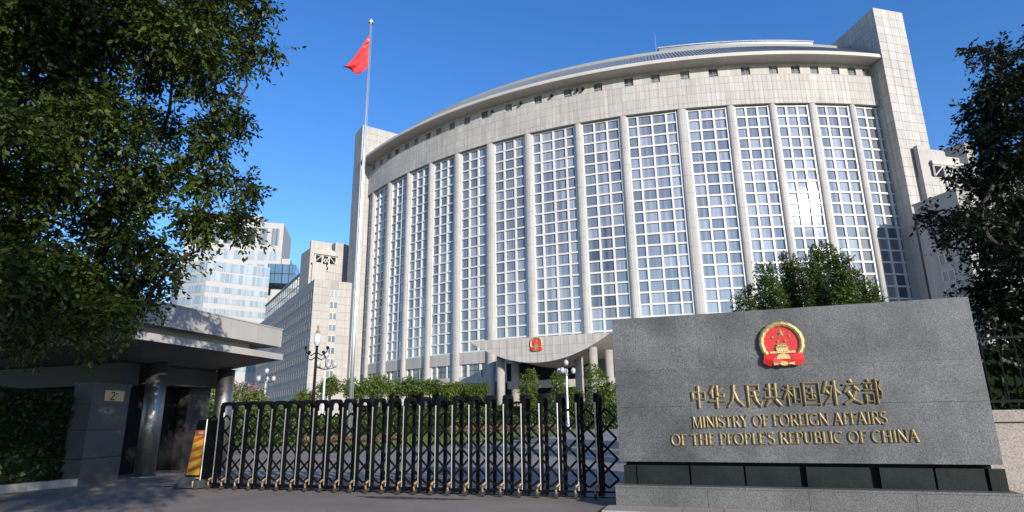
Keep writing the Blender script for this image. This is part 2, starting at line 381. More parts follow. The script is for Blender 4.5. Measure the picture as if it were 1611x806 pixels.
m_ = MB(); arc_wall(m_, SA0, SA1, RF-.6, RF+.56, z1+.05, z1+.17, 75); part('coping', m_, clad_m, main)
# attic wall with small windows
za, zb = z1, 76.75
att_px = [(582.7, 274), (591, 267), (602.5, 258), (615, 250), (628.6, 243), (644, 234), (659, 227), (677, 218), (694.6, 212), (716.5, 204), (739, 195), (766.6, 186), (804, 175), (849.5, 163), (895, 152), (942, 143), (989.6, 134), (1031, 128), (1077, 123), (1121.7, 118.5), (1171.8, 116), (1215, 115), (1249, 115), (1278, 115.5), (1310, 117), (1335, 119), (1357, 121)]
att = []
for x, y in att_px:
    p = onz(x, y, 74.8)-CEN; att.append(math.degrees(math.atan2(p.y, p.x)))
m_ = MB(); edges = [SA0]
RA = RF-.1
for x in att: edges += [x-.45, x+.45]
edges.append(SA1)
for i in range(0, len(edges), 2): arc_wall(m_, edges[i], edges[i+1], RA-.6, RA, za, zb, max(2, int((edges[i+1]-edges[i])/.8)))
for x in att: arc_wall(m_, x-.45, x+.45, RA-.6, RA, za, za+.1, 1); arc_wall(m_, x-.45, x+.45, RA-.6, RA, zb-.62, zb, 1)
part('attic_wall', m_, clad_m, main)
for x in att:
    q = MB(); U = dirv(x+90); c_ = onarc(x, RA-.45, za+.08); q.ob(c_-U*1.05, U*2.1, dirv(x)*.06, Z*2.5)
    wn = part('attic_window', q, dpane_m, main)
    q = MB(); q.ob(c_-U*.05+dirv(x)*.06, U*.1, dirv(x)*.08, Z*2.5); q.ob(c_-U*1.0+dirv(x)*.06+Z*1.0, U*.95, dirv(x)*.07, Z*.12); q.ob(c_+U*.05+dirv(x)*.06+Z*1.0, U*.95, dirv(x)*.07, Z*.12)
    place('window_frame', q.mesh('window_frame', joint_m), wn)
# small cameras fixed to the attic wall
for x, y in ((783, 181), (825, 167), (872, 155), (910, 144), (915, 135)):
    p = onz(x, y, 75.2)-CEN; a_ = math.degrees(math.atan2(p.y, p.x)); c_ = onarc(a_, RA, 75.0)
    q = MB(); q.tube([c_, c_+dirv(a_)*.5], .08, 6); q.lathe(c_+dirv(a_)*.65-Z*.35, [(.12, 0), (.36, .15), (.38, .5), (.22, .75)], 8); part('wall_camera', q, iron_m, main)
# eave, roof
m_ = MB(); arc_wall(m_, -144.7, -80.35, RA-2, 129.2, 76.75, 76.95, 90); part('soffit', m_, soffit_m, main)
m_ = MB(); arc_sheet(m_, -144.7, -80.35, 90, [(129.2, 76.76), (129.45, 76.85), (129.5, 77.15), (129.3, 77.6), (129.3, 77.75), (129.0, 77.8)]); part('fascia', m_, soffit_m, main, smooth=False)
m_ = MB(); arc_sheet(m_, -144.7, -80.35, 90, [(129.0, 77.8), (125.5, 80.8), (122, 83.6), (119.2, 85.6), (116, 86.2), (110, 86.6)]); part('roof', m_, roof_m, main)
m_ = MB(); ns = 190
for i in range(ns):
    t = -144.6+(64.2)*(i+.5)/ns; U = dirv(t+90)*.07
    for (r0_, q0), (r1_, q1) in zip([(129.0, 77.8), (125.5, 80.8), (122, 83.6)], [(125.5, 80.8), (122, 83.6), (119.2, 85.6)]):
        a_, b_ = onarc(t, r0_, q0), onarc(t, r1_, q1); m_.add([a_-U, a_+U, b_+U, b_-U, a_-U+Z*.16, a_+U+Z*.16, b_+U+Z*.16, b_-U+Z*.16], [(4, 5, 6, 7), (0, 1, 5, 4), (1, 2, 6, 5), (3, 0, 4, 7)])
part('roof_seam', m_, roof_m, main, kind='stuff')
m_ = MB(); arc_wall(m_, -101.5, -84.0, 117.2, 119.3, 85.3, 86.9, 30); part('roof_ridge', m_, roof_m, main)
m_ = MB(); arc_wall(m_, -101.6, -83.9, 117.0, 119.5, 86.9, 87.15, 30); part('ridge_cap', m_, clad_m, main)
m_ = MB(); p = onarc(-101.8, 119, 85.5); m_.tube([p, p+Z*6], [.08, .03], 6); part('aerial', m_, pole_m, main)
# lower storeys
m_ = MB(); arc_wall(m_, SA0, SA1, RF-1.0, RF-.25, 13.55, GB, 60); part('lower_band', m_, clad_m, main)
m_ = MB(); arc_wall(m_, SA0, SA1, RF-1.0, RF-.15, 9.15, 10.65, 60); part('lower_band', m_, clad_m, main)
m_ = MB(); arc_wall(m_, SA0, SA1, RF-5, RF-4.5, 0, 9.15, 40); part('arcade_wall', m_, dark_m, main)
m_ = MB(); arc_wall(m_, SA0, SA1, RF-5, RF-1.0, 8.9, 9.14, 40); part('arcade_ceiling', m_, conc_m, main)
for a0, a1 in bays:
    A = onarc(a0, RF-.75, 10.65); B = onarc(a1, RF-.75, 10.65); U = B-A; L_ = U.length; U.normalize(); out = U.cross(Z)
    x = 0
    for wd in (.22, .34, .22):
        q = MB(); q.ob(A+U*(x+.25), U*(L_*wd*1.28-.5), -out*.04, Z*2.88); wn = part('lower_window', q, dpane_m, main)
        q = MB(); q.ob(A+U*(x+.25)+Z*1.4, U*(L_*wd*1.28-.5), out*.06, Z*.08); place('window_frame', q.mesh('window_frame', iron_m), wn)
        x += L_*wd*1.28
    for x in (0, L_*.2816, L_*(.2816+.4352), L_):
        q = MB(); q.ob(A+U*(x-.25 if x else 0), U*.5, out*.3, Z*2.88); part('mullion', q, white_m, main)
# body behind, so that the block is closed
m_ = MB(); poly = [onarc(SA0+(SA1-SA0)*i/24, RF-5.2) for i in range(25)]+[onarc(SA1, 100), onarc(SA0, 100)]
m_.prism(poly, 0, 85.2); part('core', m_, joint_m, main)
# stair towers
TZ = 89.25
def tower(c0, angU, angV, LU, LV, flip):
    c0 = Vector((c0[0], c0[1], 0)); U = dirv(angU); V = dirv(angV)
    t = MB(); P = [c0, c0+U*LU, c0+U*LU+V*LV, c0+V*LV]
    if flip: P = P[::-1]
    inner = [p+(sum(P, Vector())/4-p).normalized()*.12 for p in P]
    t.prism(inner, 0, TZ-.05); tw_ = part('stair_tower', t, joint_m, main)
    cp = MB(); cp.prism(P, TZ-.05, TZ+.15); place('coping', cp.mesh('coping', clad_m), tw_)
    faces = [(c0, U, LU, 4), (c0, V, LV, 5)] 
    for p, d_, L_, nu in faces:
        nu = max(2, round(L_/2.1)); nv = 42; dw = L_/nu; dh = TZ/nv
        outd = Vector((d_.y, -d_.x, 0)); 
        cc = c0+U*LU/2+V*LV/2
        if (p+d_*L_/2-cc).dot(outd) < 0: outd = -outd
        q = MB(); rz = math.atan2(d_.y, d_.x); sgn = 1 if outd.dot(Vector((-d_.y, d_.x, 0))) > 0 else -1
        q.ob((.03, 0 if sgn > 0 else 0, .03), (dw-.06, 0, 0), (0, -.1*sgn, 0), (0, 0, dh-.06)); me = q.mesh('cladding_panel', clad_m)
        rest = MB()
        for j in range(nv):
            for i in range(nu):
                if j >= nv-24: place('cladding_panel', me, tw_, p+d_*(i*dw)+Z*(j*dh), rz)
                else: rest.ob(p+d_*(i*dw+.03)+Z*(j*dh+.03), d_*(dw-.06), -outd*.1, Z*(dh-.06))
        place('cladding_panel', rest.mesh('cladding_panel', clad_m), tw_, kind='stuff')
    return tw_
tower((81.75, 117.6), 14.5, 98.5, 8.1, 17, False)
tower((-45.4, 170.2), 121.5, 34.8, 7.6, 14, True)

# entrance canopy: crescent fascia and curved soffit
ca, cb = onz(740, 538, 15.5), onz(959, 524, 15.5); cm = (ca+cb)/2; cu = dirv(AX+90); cu = Vector((-math.sin(R(AX)), math.cos(R(AX)), 0)); cf = dirv(AX)
if (cb-ca).dot(cu) < 0: cu = -cu
CL = (cb-ca).length; ca = cm-cu*CL/2
cz = 15.5; sag = 4.35
def cbot(t): return cz-.12-sag*(1-(2*t-1)**2)
m_ = MB(); n = 36
for i in range(n):
    t0, t1 = i/n, (i+1)/n; p0, p1 = ca+cu*CL*t0, ca+cu*CL*t1
    for p_, q_ in ((p0, p1),):
        back = -cf*19
        a_, b_, c_, d_ = [Vector((x.x, x.y, z)) for x, z in ((p_, cbot(t0)), (q_, cbot(t1)), (q_, cz), (p_, cz))]
        # soffit rises slightly towards the building
        e_, f_ = a_+back*1.0, b_+back*1.0; e_.z = max(a_.z, 12.6) if False else a_.z; f_.z = b_.z
        m_.quad(a_, b_, f_, e_); m_.quad(d_, c_, c_+back, d_+back); m_.quad(a_, d_, c_, b_)
part('canopy', m_, clad_m, main)
nF = 18
for i in range(nF):
    for lo, hi in ((0, 1.55), (1.55, 3.1), (3.1, 5.0)):
        t0, t1 = i/nF, (i+1)/nF
        def pt_(t, dz):
            p = ca+cu*CL*t+cf*.05; return Vector((p.x, p.y, max(cz-dz, cbot(t))))
        sub = 4; q = MB(); any_ = False
        e = .018/CL
        for k in range(sub):
            s0, s1 = t0+(t1-t0)*k/sub+(e if k == 0 else 0), t0+(t1-t0)*(k+1)/sub-(e if k == sub-1 else 0)
            a_, b_, c_, d_ = pt_(s0, hi-.035), pt_(s1, hi-.035), pt_(s1, lo), pt_(s0, lo)
            if d_.z-a_.z < .02 and c_.z-b_.z < .02: continue
            any_ = True; q.add([a_-cf*.045, b_-cf*.045, c_-cf*.045, d_-cf*.045, a_, b_, c_, d_], [(4, 5, 6, 7), (0, 1, 5, 4), (2, 3, 7, 6)])
        if any_: part('cladding_panel', q, clad_m, main)
m_ = MB(); m_.ob(Vector((ca.x, ca.y, cz))+cu*.2-cf*.1, cu*(CL-.4), -cf*18, Z*.12); part('canopy_top', m_, clad_m, main)
for px, fwd in ((788, 3.0), (811, 9.5), (912, 6.0), (935, 2.0), (960, 8)):
    # columns stand back from the fascia
    d_ = ray(px, 600); k = 0
    o = Vector((ca.x, ca.y, 0)); # intersect ray with plane 'fwd' metres behind the fascia
    pn = cf; t = ((o-cf*fwd-CAM).dot(pn))/d_.dot(pn); p = CAM+d_*t
    m_ = MB(); m_.tube([(p.x, p.y, 0), (p.x, p.y, 13.4)], [.78, .78], 24); cc_ = part('canopy_column', m_, conc_m, main, smooth=True)
    for p_ in cc_.data.polygons:
        if len(p_.vertices) > 4: p_.use_smooth = False
m_ = MB(); pb = ca-cf*13; m_.ob(Vector((pb.x, pb.y, 7.2))+cu*2, cu*(CL+2), -cf*.8, Z*1.5); part('portico_beam', m_, clad_m, main)
m_ = MB(); m_.ob(Vector((pb.x, pb.y, 0))+cu*1-cf*2, cu*(CL+6), -cf*.6, Z*12.5); part('portico_wall', m_, dark_m, main)  # shade behind the canopy is put into this wall's colour

# ------------------------------------------------------------------ national emblem builder (local XZ plane facing -Y, radius 1)
def star(mb, cx, cz_, r, rot, d0, d1):
    pts = []
    for k in range(10):
        rr = r if k % 2 == 0 else r*.4; t = R(90+rot+36*k); pts.append((cx+rr*math.cos(t), cz_+rr*math.sin(t)))
    vs = [(x, -d0, z) for x, z in pts]+[(cx, -d1, cz_)]
    mb.add(vs, [(k, (k+1) % 10, 10) for k in range(10)])
def emblem(parent, M, s):
    """sub-parts placed through matrix M (local XZ facing -Y), s = radius"""
    out = {}
    def em(name, mb, m, **kw):
        me = mb.mesh(name, m); me.transform(Matrix.Diagonal((s, s, s, 1))); me.transform(M)
        return place(name, me, parent, (0, 0, 0), 0, **kw)
    d = MB(); n = 40
    d.add([(.80*math.cos(2*math.pi*k/n), -.10, .80*math.sin(2*math.pi*k/n)) for k in range(n)], [tuple(range(n))[::-1]])
    em('red_disc', d, ered_m)
    r_ = MB(); prof = [(1.0, 0), (1.02, -.12), (.97, -.2), (.88, -.24), (.80, -.2), (.765, -.14), (.76, -.09)]; k_ = len(prof); n = 72; vs = []
    for i in range(n):
        t = 2*math.pi*i/n; w_ = 1+.012*math.sin(t*18)
        for rr, y in prof: vs.append((rr*w_*math.cos(t), y*(1+.10*math.sin(t*36)), rr*w_*math.sin(t)))
    r_.add(vs, [(i*k_+j, i*k_+j+1, ((i+1) % n)*k_+j+1, ((i+1) % n)*k_+j) for i in range(n) for j in range(k_-1)])
    em('wheat_wreath', r_, egold_m)
    st = MB(); star(st, 0, .44, .23, 0, .11, .19)
    for x, z, ro in ((-.38, .26, 20), (-.16, .07, 5), (.16, .07, -5), (.38, .30, -20)): star(st, x, z, .11, ro, .11, .16)
    em('star', st, egold_m)
    gt = MB()
    gt.ob((-.56, -.17, -.50), (1.12, 0, 0), (0, .07, 0), (0, 0, .10)); gt.ob((-.26, -.19, -.42), (.52, 0, 0), (0, .09, 0), (0, 0, .17))
    gt.add([(-.30, -.2, -.25), (.30, -.2, -.25), (.24, -.15, -.16), (-.24, -.15, -.16), (-.30, -.10, -.25), (.30, -.10, -.25)], [(0, 1, 2, 3), (0, 4, 5, 1), (3, 2, 5, 4)])
    gt.ob((-.21, -.18, -.16), (.42, 0, 0), (0, .07, 0), (0, 0, .05))
    gt.add([(-.24, -.2, -.11), (.24, -.2, -.11), (.19, -.15, -.04), (-.19, -.15, -.04), (-.24, -.1, -.11), (.24, -.1, -.11)], [(0, 1, 2, 3), (0, 4, 5, 1), (3, 2, 5, 4)])
    em('gate_relief', gt, egold_m)
    dr = MB()       # red drapes
    for sx in (-1, 1):
        P = [(0, -.78), (.30, -.62), (.62, -.50), (.80, -.42), (.86, -.70), (.92, -.92), (.62, -1.10), (.35, -1.06), (0, -1.10)]
        y = [-.24, -.27, -.22, -.2, -.26, -.2, -.2, -.26, -.24]
        vs = [(sx*x, yy, z) for (x, z), yy in zip(P, y)]+[(sx*.5, -.31, -.82)]+[(sx*x, 0, z) for (x, z) in P]
        fs = [(i, i+1, 9) for i in range(8)]+[(8, 0, 9)]+[(i, i+1, 11+i, 10+i) for i in range(8)]
        dr.add(vs, fs)
    em('red_drape', dr, ered_m)
    ge = MB(); ge.add([(.30*math.cos(t), -.30-(.0), -.78+.26*math.sin(t)) for t in [math.pi*k/10 for k in range(11)]]+[(.26*math.cos(t), -.15, -.78+.22*math.sin(t)) for t in [math.pi*k/10 for k in range(11)]],
                      [tuple(range(11))]+[(k, k+1, 12+k, 11+k) for k in range(10)])
    ge.add([(.17*math.cos(t)*1, -.33, -.99+.10*math.sin(t)) for t in [2*math.pi*k/14 for k in range(14)]], [tuple(range(14))[::-1]])
    for sx in (-1, 1): ge.add([(sx*.14, -.325, -1.0), (sx*.46, -.315, -.92), (sx*.44, -.315, -1.07)], [(0, 1, 2)])
    em('gear_relief', ge, egold_m)
# emblem on the canopy
ex = at(844, 541, 100); o = Vector((ca.x, ca.y, 0)); d_ = ray(844, 541); t = ((o+cf*.05-CAM).dot(cf))/d_.dot(cf); ep = CAM+d_*t
me_ = MB(); me_.ob((-.3, 0, -.3), (.6, 0, 0), (0, .04, 0), (0, 0, .6)); 
mm = Matrix.Translation(ep) @ Matrix.Rotation(math.atan2(cu.y, cu.x), 4, 'Z')
pm = me_.mesh('emblem', ered_m); pm.transform(mm); eo = place('emblem', pm, main, (0, 0, 0))
emblem(eo, mm, 1.22)

# ------------------------------------------------------------------ side wings
def xwindow(parent, o, U, cols, w_, h_):
    """opening as a shade-coloured slab, with white diagonal bars; o = lower-left corner of the upper row"""
    out = Vector((U.y, -U.x, 0)); q = MB()
    q.ob(o-out*.02, U*(w_*3), out*.06, Z*h_); q.ob(o+U*w_*1.0-Z*h_-out*.02, U*(w_), out*.06, Z*h_)
    part('opening', q, dark_m, parent)
    q = MB()
    def bar(x0, z0, x1, z1, th=.12):
        a_ = o+U*x0+Z*z0+out*.12; b_ = o+U*x1+Z*z1+out*.12; q.tube([a_, b_], th, 4)
    for x in (0, w_, 2*w_, 3*w_): bar(x, 0, x, h_, .2)
    bar(0, h_, 3*w_, h_, .2); bar(w_, -h_, w_, 0, .2); bar(2*w_, -h_, 2*w_, 0, .2); bar(w_, -h_, 2*w_, -h_, .2)
    bar(0, 0, w_, h_); bar(2*w_, h_, 3*w_, 0); bar(w_, h_, 1.5*w_, 0); bar(1.5*w_, 0, 2*w_, h_); bar(w_, 0, 1.5*w_, -h_); bar(1.5*w_, -h_, 2*w_, 0); bar(w_, 0, 1.5*w_, h_*.6); bar(1.5*w_, h_*.6, 2*w_, 0)
    part('diagonal_bar', q, white_m, parent)
def wall_quad_block(parent, poly, z0, z1, m=wing_m, name='wall'):
    q = MB(); q.prism(poly, z0, z1); return part(name, q, m, parent)

wl = thing('side_wing', 'long grey stone office wing with rows of small windows left of the curved building', 'building', Vector((-50, 175, 0)))
A = onz(494.6, 439, 40); A.z = 0; V = dirv(33); LD = dirv(120.9)     # V: sunny end face; LD: long shaded face
EW = 11.6; LLEN = 92
ZC = 40.0
# end face slabs
wall_quad_block(wl, [A+LD*.5+V*.62, A+V*EW+LD*.0, A+V*EW+LD*40, A+LD*LLEN+V*30, A+LD*LLEN+V*.62], 0, ZC-.1)
outV = Vector((V.y, -V.x, 0)); outL = -Vector((LD.y, -LD.x, 0))
if outL.dot(V) > 0: outL = -outL
col_x0, col_x1 = 4.0, 6.6
clad_face(wl, A-outV*(-.12)*0, V, EW, ZC, 5, 18, wing_m, thick=.1, gap=.05, skip=lambda x0, x1, z0_, z1_: (x0 < 5.4 < x1 and z1_ > 8), name='end_panel')
rec = MB(); rec.ob(A+V*4.66+outV*.01, V*2.3, outV*.04, Z*(ZC-1.5)); part('recessed_strip', rec, joint_m, wl)
for k in range(11):
    z = ZC-4.6-k*3.2
    q = MB(); q.ob(A+V*4.8+outV*.05+Z*z, V*2.0, outV*.05, Z*1.7); wn = part('end_window', q, dpane_m if k > 1 else pane_m, wl)
    q = MB(); q.ob(A+V*5.72+outV*.1+Z*z, V*.16, outV*.08, Z*1.7); q.ob(A+V*4.72+outV*.1+Z*(z+.0), V*.1, outV*.08, Z*1.7); q.ob(A+V*6.8+outV*.1+Z*(z+.0), V*.1, outV*.08, Z*1.7); q.ob(A+V*4.72+outV*.1+Z*(z+1.702), V*2.18, outV*.08, Z*.1)
    place('window_frame', q.mesh('window_frame', white_m), wn)
    q = MB(); q.ob(A+V*4.66+outV*.05+Z*(z-1.45), V*2.3, outV*.06, Z*1.4); place('sill_panel', q.mesh('sill_panel', wing_m), wn)
# long face with deep small windows
NW = 30; pw = LLEN/NW; rowz = [ZC-2.9-i*4.3-2.3 for i in range(8)]
wallL = MB(); segs = [0]
prev = ZC
th = .5
for z in rowz:
    wallL.ob(A+LD*0+Z*(z+2.2), LD*LLEN, -outL*0+outL*0+(-outL)*th, Z*(prev-(z+2.2))); prev = z
wallL.ob(A, LD*LLEN, -outL*th, Z*prev)
for z in rowz:
    for k in range(NW+1):
        x0 = max(0, k*pw-pw*.28) if k else 0; x1 = min(LLEN, k*pw+pw*.28)
        wallL.ob(A+LD*x0+Z*z, LD*(x1-x0), -outL*th, Z*2.2)
part('long_wall', wallL, wing_m, wl)
me = None
for z in rowz:
    for k in range(NW):
        p = A+LD*((k+.28)*pw)-outL*.32+Z*z
        if me is None:
            q = MB(); q.ob((0, 0, 0), (pw*.44, 0, 0), (0, .03, 0), (0, 0, 2.2)); me = q.mesh('window', dpane_m)
        place('window', me, wl, p, math.atan2(LD.y, LD.x))
q = MB()
for z in rowz: 
    q.ob(A+LD*.0+outL*.0+Z*(z-.18), LD*LLEN, outL*.10, Z*.14)
part('sill_course', q, wing_m, wl)
# setback glazed top storey
q = MB(); B0 = A-outL*1.5; q.ob(B0+LD*10.5+Z*(ZC-.1), LD*(LLEN-10.5), -outL*4, Z*7.3); part('top_storey', q, wing_m, wl)
q = MB(); q.ob(B0+LD*10.5+outL*.35+Z*(ZC+7.2), LD*(LLEN-10.5), -outL*3, Z*.35); part('top_coping', q, clad_m, wl)
for k in range(3, 24):
    q = MB(); q.ob(B0+LD*(k*LLEN/24+.5)+outL*.02+Z*(ZC+.6), LD*(LLEN/24-1.0), outL*.05, Z*2.7); q.ob(B0+LD*(k*LLEN/24+.5)+outL*.02+Z*(ZC+3.7), LD*(LLEN/24-1.0), outL*.05, Z*2.8)
    part('top_window', q, pane_m, wl)
# upper block with shed roof and cross-braced window
UB = onz(489.6, 378, 54.5); UB.z = 0; UL = 10.2
UV = dirv(36); outU = Vector((UV.y, -UV.x, 0))
clad_face(wl, UB+Z*36, UV, UL, 16.1, 5, 7, wing_m, thick=.1, bt=9, name='upper_panel', skip=None)
q = MB(); q.ob(UB+outU*.1+Z*52.1, UV*6.4, -outU*1.2, Z*2.4); part('parapet', q, wing_m, wl)
q = MB(); q.prism([UB+UV*7.6, UB+UV*10.2, UB+UV*13.2-outU*2.0, UB+UV*13.2-outU*10, UB+UV*7.6-outU*6], 36, 55.0); part('corner_pier', q, wing_m, wl)

q = MB(); a_ = UB+UV*1.2+outU*.9+Z*50.9; q.add([a_, a_+UV*7.2, a_+UV*4.6+outU*-.8+Z*1.9, a_+UV*3.4-outU*.8+Z*1.9, a_-Z*.6, a_+UV*7.2-Z*.6, a_+UV*7.2-outU*.9-Z*.6, a_-outU*.9-Z*.6], [(0, 1, 2, 3), (4, 5, 1, 0), (5, 6, 2, 1), (7, 4, 0, 3), (4, 7, 6, 5)]); part('shed_roof', q, clad_m, wl)
xwindow(wl, UB+UV*1.5+outU*.14+Z*47.9, UV, 3, 2.15, 2.3)

wr = thing('side_wing', 'stepped grey stone wing between the tall right stair tower and the dark tree', 'building', Vector((90, 115, 0)))
PC = onz(1442.3, 228.3, 55.5); PC.z = 0; FU = dirv(13.9); FV = dirv(102)
outF = Vector((FU.y, -FU.x, 0))
# tall pier
q = MB(); q.prism([PC, PC+FU*2.0, PC+FU*2.0+FV*2, PC+FV*1.0], 47.3, 55.5); part('corner_pier', q, wing_m, wr)
ZL = 48.7
q = MB(); q.prism([PC+FV*.12+FU*.12, PC+FU*16, PC+FU*16+FV*12, PC+FV*12+FU*.12], 0, ZL-.05); part('wall', q, joint_m, wr)
clad_face(wr, PC+FV*.12, FU, 16, ZL, 8, 24, wing_m, thick=.1, backing=False, name='front_panel', skip=lambda x0, x1, z0_, z1_: (z0_ < 39 and 2.5 < (x0+x1)/2 < 16 and False))
sp = MB(); me = None
for j in range(24):
    for i in range(3):
        if me is None:
            q = MB(); q.ob((.03, .0, .03), (4.2/3-.06, 0, 0), (0, -.1, 0), (0, 0, ZL/24-.06)); me = q.mesh('side_panel', wing_m)
        place('side_panel', me, wr, PC+FU*.12+FV*(i*1.4)+Z*(j*ZL/24), math.atan2(FV.y, FV.x)) if False else sp.ob(PC+FV*(i*1.4+.03)+Z*(j*ZL/24+.03)+FU*.12, FV*1.34, -FU*.1, Z*(ZL/24-.06))
part('side_panel', sp, wing_m, wr, kind='stuff')
# stepped upper block, roof and braced window
q = MB(); q.prism([PC+FU*2.0-outF*.3, PC+FU*15-outF*.3, PC+FU*15+FV*9, PC+FU*2.0+FV*9], ZL-.05, 53.7); part('upper_wall', q, wing_m, wr)
q = MB(); q.ob(PC+FU*2.0-outF*1.2+Z*53.7, FU*6.5, -outF*.5, Z*1.8); part('parapet', q, wing_m, wr)
q = MB(); q.prism([PC+FU*11.3+outF*1.2, PC+FU*14.5+outF*.4, PC+FU*14.5-outF*9, PC+FU*9-outF*7], ZL-3, 56.7); part('parapet', q, wing_m, wr)
q = MB(); a_ = PC+FU*2.6+outF*.5+Z*52.0; q.add([a_, a_+FU*9, a_+FU*9-outF*4+Z*2.4, a_+FU*2-outF*4+Z*2.4, a_-Z*.7, a_+FU*9-Z*.7, a_+FU*9-outF*4+Z*1.9, a_+FU*2-outF*4+Z*1.9], [(0, 1, 2, 3), (4, 5, 1, 0), (5, 6, 2, 1), (7, 4, 0, 3), (4, 7, 6, 5)]); part('shed_roof', q, clad_m, wr)
xwindow(wr, PC+FU*2.9+outF*.14+Z*48.7, FU, 3, 2.7, 2.5)
# lower projecting block: shaded face with window column, sunny long face
LC = onz(1503.7, 300, 41.2); LC.z = 0; LV = dirv(192); LLg = dirv(13)
LV = dirv(105); LLg = dirv(-14)
q = MB(); q.prism([LC, LC+LLg*40, LC+LLg*40+dirv(80)*20, LC+LV*9], 0, 41.2); part('lower_block', q, wing_m, wr)
q = MB(); q.prism([LC+LV*.0+outF*.25-FU*.1, LC+LLg*40.2+outF*.25, LC+LLg*40+dirv(80)*20, LC+LV*9.2-FU*.2], 41.2, 41.6); part('coping', q, clad_m, wr)
oS = Vector((-LV.y, LV.x, 0)); oS = oS if oS.x < 0 else -oS
for k in range(11):
    z = 34.8-k*3.2
    q = MB(); q.ob(LC+LV*3.4+oS*.02+Z*z, LV*2.4, oS*.05, Z*1.7); wn = part('end_window', q, dpane_m, wr)
    q = MB()
    for x in (3.3, 4.5, 5.7): q.ob(LC+LV*x+oS*.07+Z*z, LV*.14, oS*.08, Z*1.7)
    q.ob(LC+LV*3.3+oS*.07+Z*(z+1.702), LV*2.54, oS*.08, Z*.1)
    place('window_frame', q.mesh('window_frame', white_m), wn)
    q = MB(); q.ob(LC+LV*3.3+oS*.02+Z*(z-1.45), LV*2.55, oS*.1, Z*1.4); place('sill_panel', q.mesh('sill_panel', wing_m), wn)
oL = Vector((LLg.y, -LLg.x, 0)); me = None; mf = None
for r_ in range(8):
    for k in range(10):
        p = LC+LLg*(2+k*3.8)+oL*.03+Z*(34.5-r_*4.3)
        if me is None:
            q = MB(); q.ob((0, 0, 0), (1.5, 0, 0), (0, -.05, 0), (0, 0, 2.3)); me = q.mesh('window', pane_m)
            q = MB(); q.ob((-.1, -.05, -.15), (1.7, 0, 0), (0, -.12, 0), (0, 0, .15)); q.ob((.7, -.05, 0), (.1, 0, 0), (0, -.06, 0), (0, 0, 2.3)); q.ob((0, -.05, 1.5), (.7, 0, 0), (0, -.05, 0), (0, 0, .1)); q.ob((.8, -.05, 1.5), (.7, 0, 0), (0, -.05, 0), (0, 0, .1)); mf = q.mesh('window_frame', white_m)
        wn = place('window', me, wr, p, math.atan2(LLg.y, LLg.x)); local('window_frame', mf, wn)

# ------------------------------------------------------------------ far office tower
fo = thing('office_tower', 'distant white office tower with pale blue glass bands showing behind the leaves', 'building', Vector((-135, 290, 0)))
c1 = at(447, 354, 320); c1.z = 0; T1 = 100.0
fU = dirv(193); fO = Vector((-fU.y, fU.x, 0)); fO = fO if fO.y < 0 else -fO
q = MB(); q.ob(c1, fU*46, -fO*30, Z*T1); part('tower_block', q, offw_m, fo)
q = MB(); q.ob(c1+fU*12-fO*4+Z*T1, fU*22, -fO*14, Z*5); part('plant_room', q, offw_m, fo)
q = MB(); q.ob(c1-fU*4-fO*3, fU*4, -fO*20, Z*82); part('side_bay', q, offw_m, fo)
cw = None
for zz, hh_, nc, ws in ((88, 9, 8, 3.6), (80.2, 4.3, 8, 3.6), (73.6, 4.3, 8, 3.6)):
    for k in range(nc):
        q = MB(); q.ob(c1+fU*(2+k*5.6)+fO*.02+Z*zz, fU*ws, fO*.08, Z*hh_); wn = part('window', q, opane_m if hh_ < 5 else dpane_m, fo)
# projecting glazed front with bands
gA = at(418, 500, 306); gA.z = 0; gB = at(317, 500, 300); gB.z = 0; gU = (gB-gA).normalized(); gL = (gB-gA).length; gO = Vector((-gU.y, gU.x, 0)); gO = gO if gO.y < 0 else -gO
gT = zat(360, 414, (gA+gB)/2); gV = (at(275, 500, 312)-gB); gV.z = 0; gVL = gV.length; gV.normalize(); gVO = Vector((-gV.y, gV.x, 0)); gVO = gVO if gVO.x < 0 else -gVO
q = MB(); q.prism([gA, gA-gO*30, gB+gV*gVL-gO*22, gB+gV*gVL, gB][::-1], 0, gT); part('front_block', q, offw_m, fo)
for r_ in range(10):
    z = gT-4.6-r_*5.0; h_ = 2.7 if r_ > 1 else 4.2
    for i in range(14):
        q = MB(); q.ob(gA+gU*(gL*i/14+.12)+Z*z, gU*(gL/14-.24), gO*.12, Z*h_); part('glass_band', q, opane_m, fo)
    for i in range(6):
        q = MB(); q.ob(gB+gV*(gVL*i/6+.1)+Z*(z-.3), gV*(gVL/6-.2), gVO*.12, Z*3.6); part('side_glass', q, opane_m, fo)
q = MB(); q.ob(c1+fU*4+fO*12+Z*66, -fU*13, -fO*14, Z*9.5); part('glass_box', q, ogl_m, fo)
q = MB()
for k in range(4): q.ob(c1+fU*4+fO*12.05+fU*(-k*3.3-.1)+Z*66, -fU*.2, fO*.1, Z*9.5)
q.ob(c1+fU*4+fO*12.08+Z*70.6, -fU*13, fO*.1, Z*.25); part('glazing_bar', q, iron_m, fo)
q = MB(); q.ob(c1+fU*1+fO*16, -fU*24, -fO*12, Z*62); part('low_block', q, offw_m, fo)
q = MB(); a_ = c1-fU*6+fO*16.5; q.add([a_+Z*51, a_-fU*14+Z*51, a_-fU*12+Z*55, a_-fU*7+Z*56.5, a_-fU*1+Z*54.5]+[p-fO*0+fO*2.5 for p in (a_+Z*51, a_-fU*14+Z*51, a_-fU*12+Z*55, a_-fU*7+Z*56.5, a_-fU*1+Z*54.5)], [(0, 1, 2, 3, 4)[::-1], (5, 6, 7, 8, 9), (0, 4, 9, 5), (4, 3, 8, 9), (3, 2, 7, 8), (2, 1, 6, 7)]); part('arched_hood', q, clad_m, fo)
q = MB(); q.ob(a_-fU*1+fO*.1+Z*46, -fU*11, fO*.1, Z*5); part('hood_opening', q, dark_m, fo)
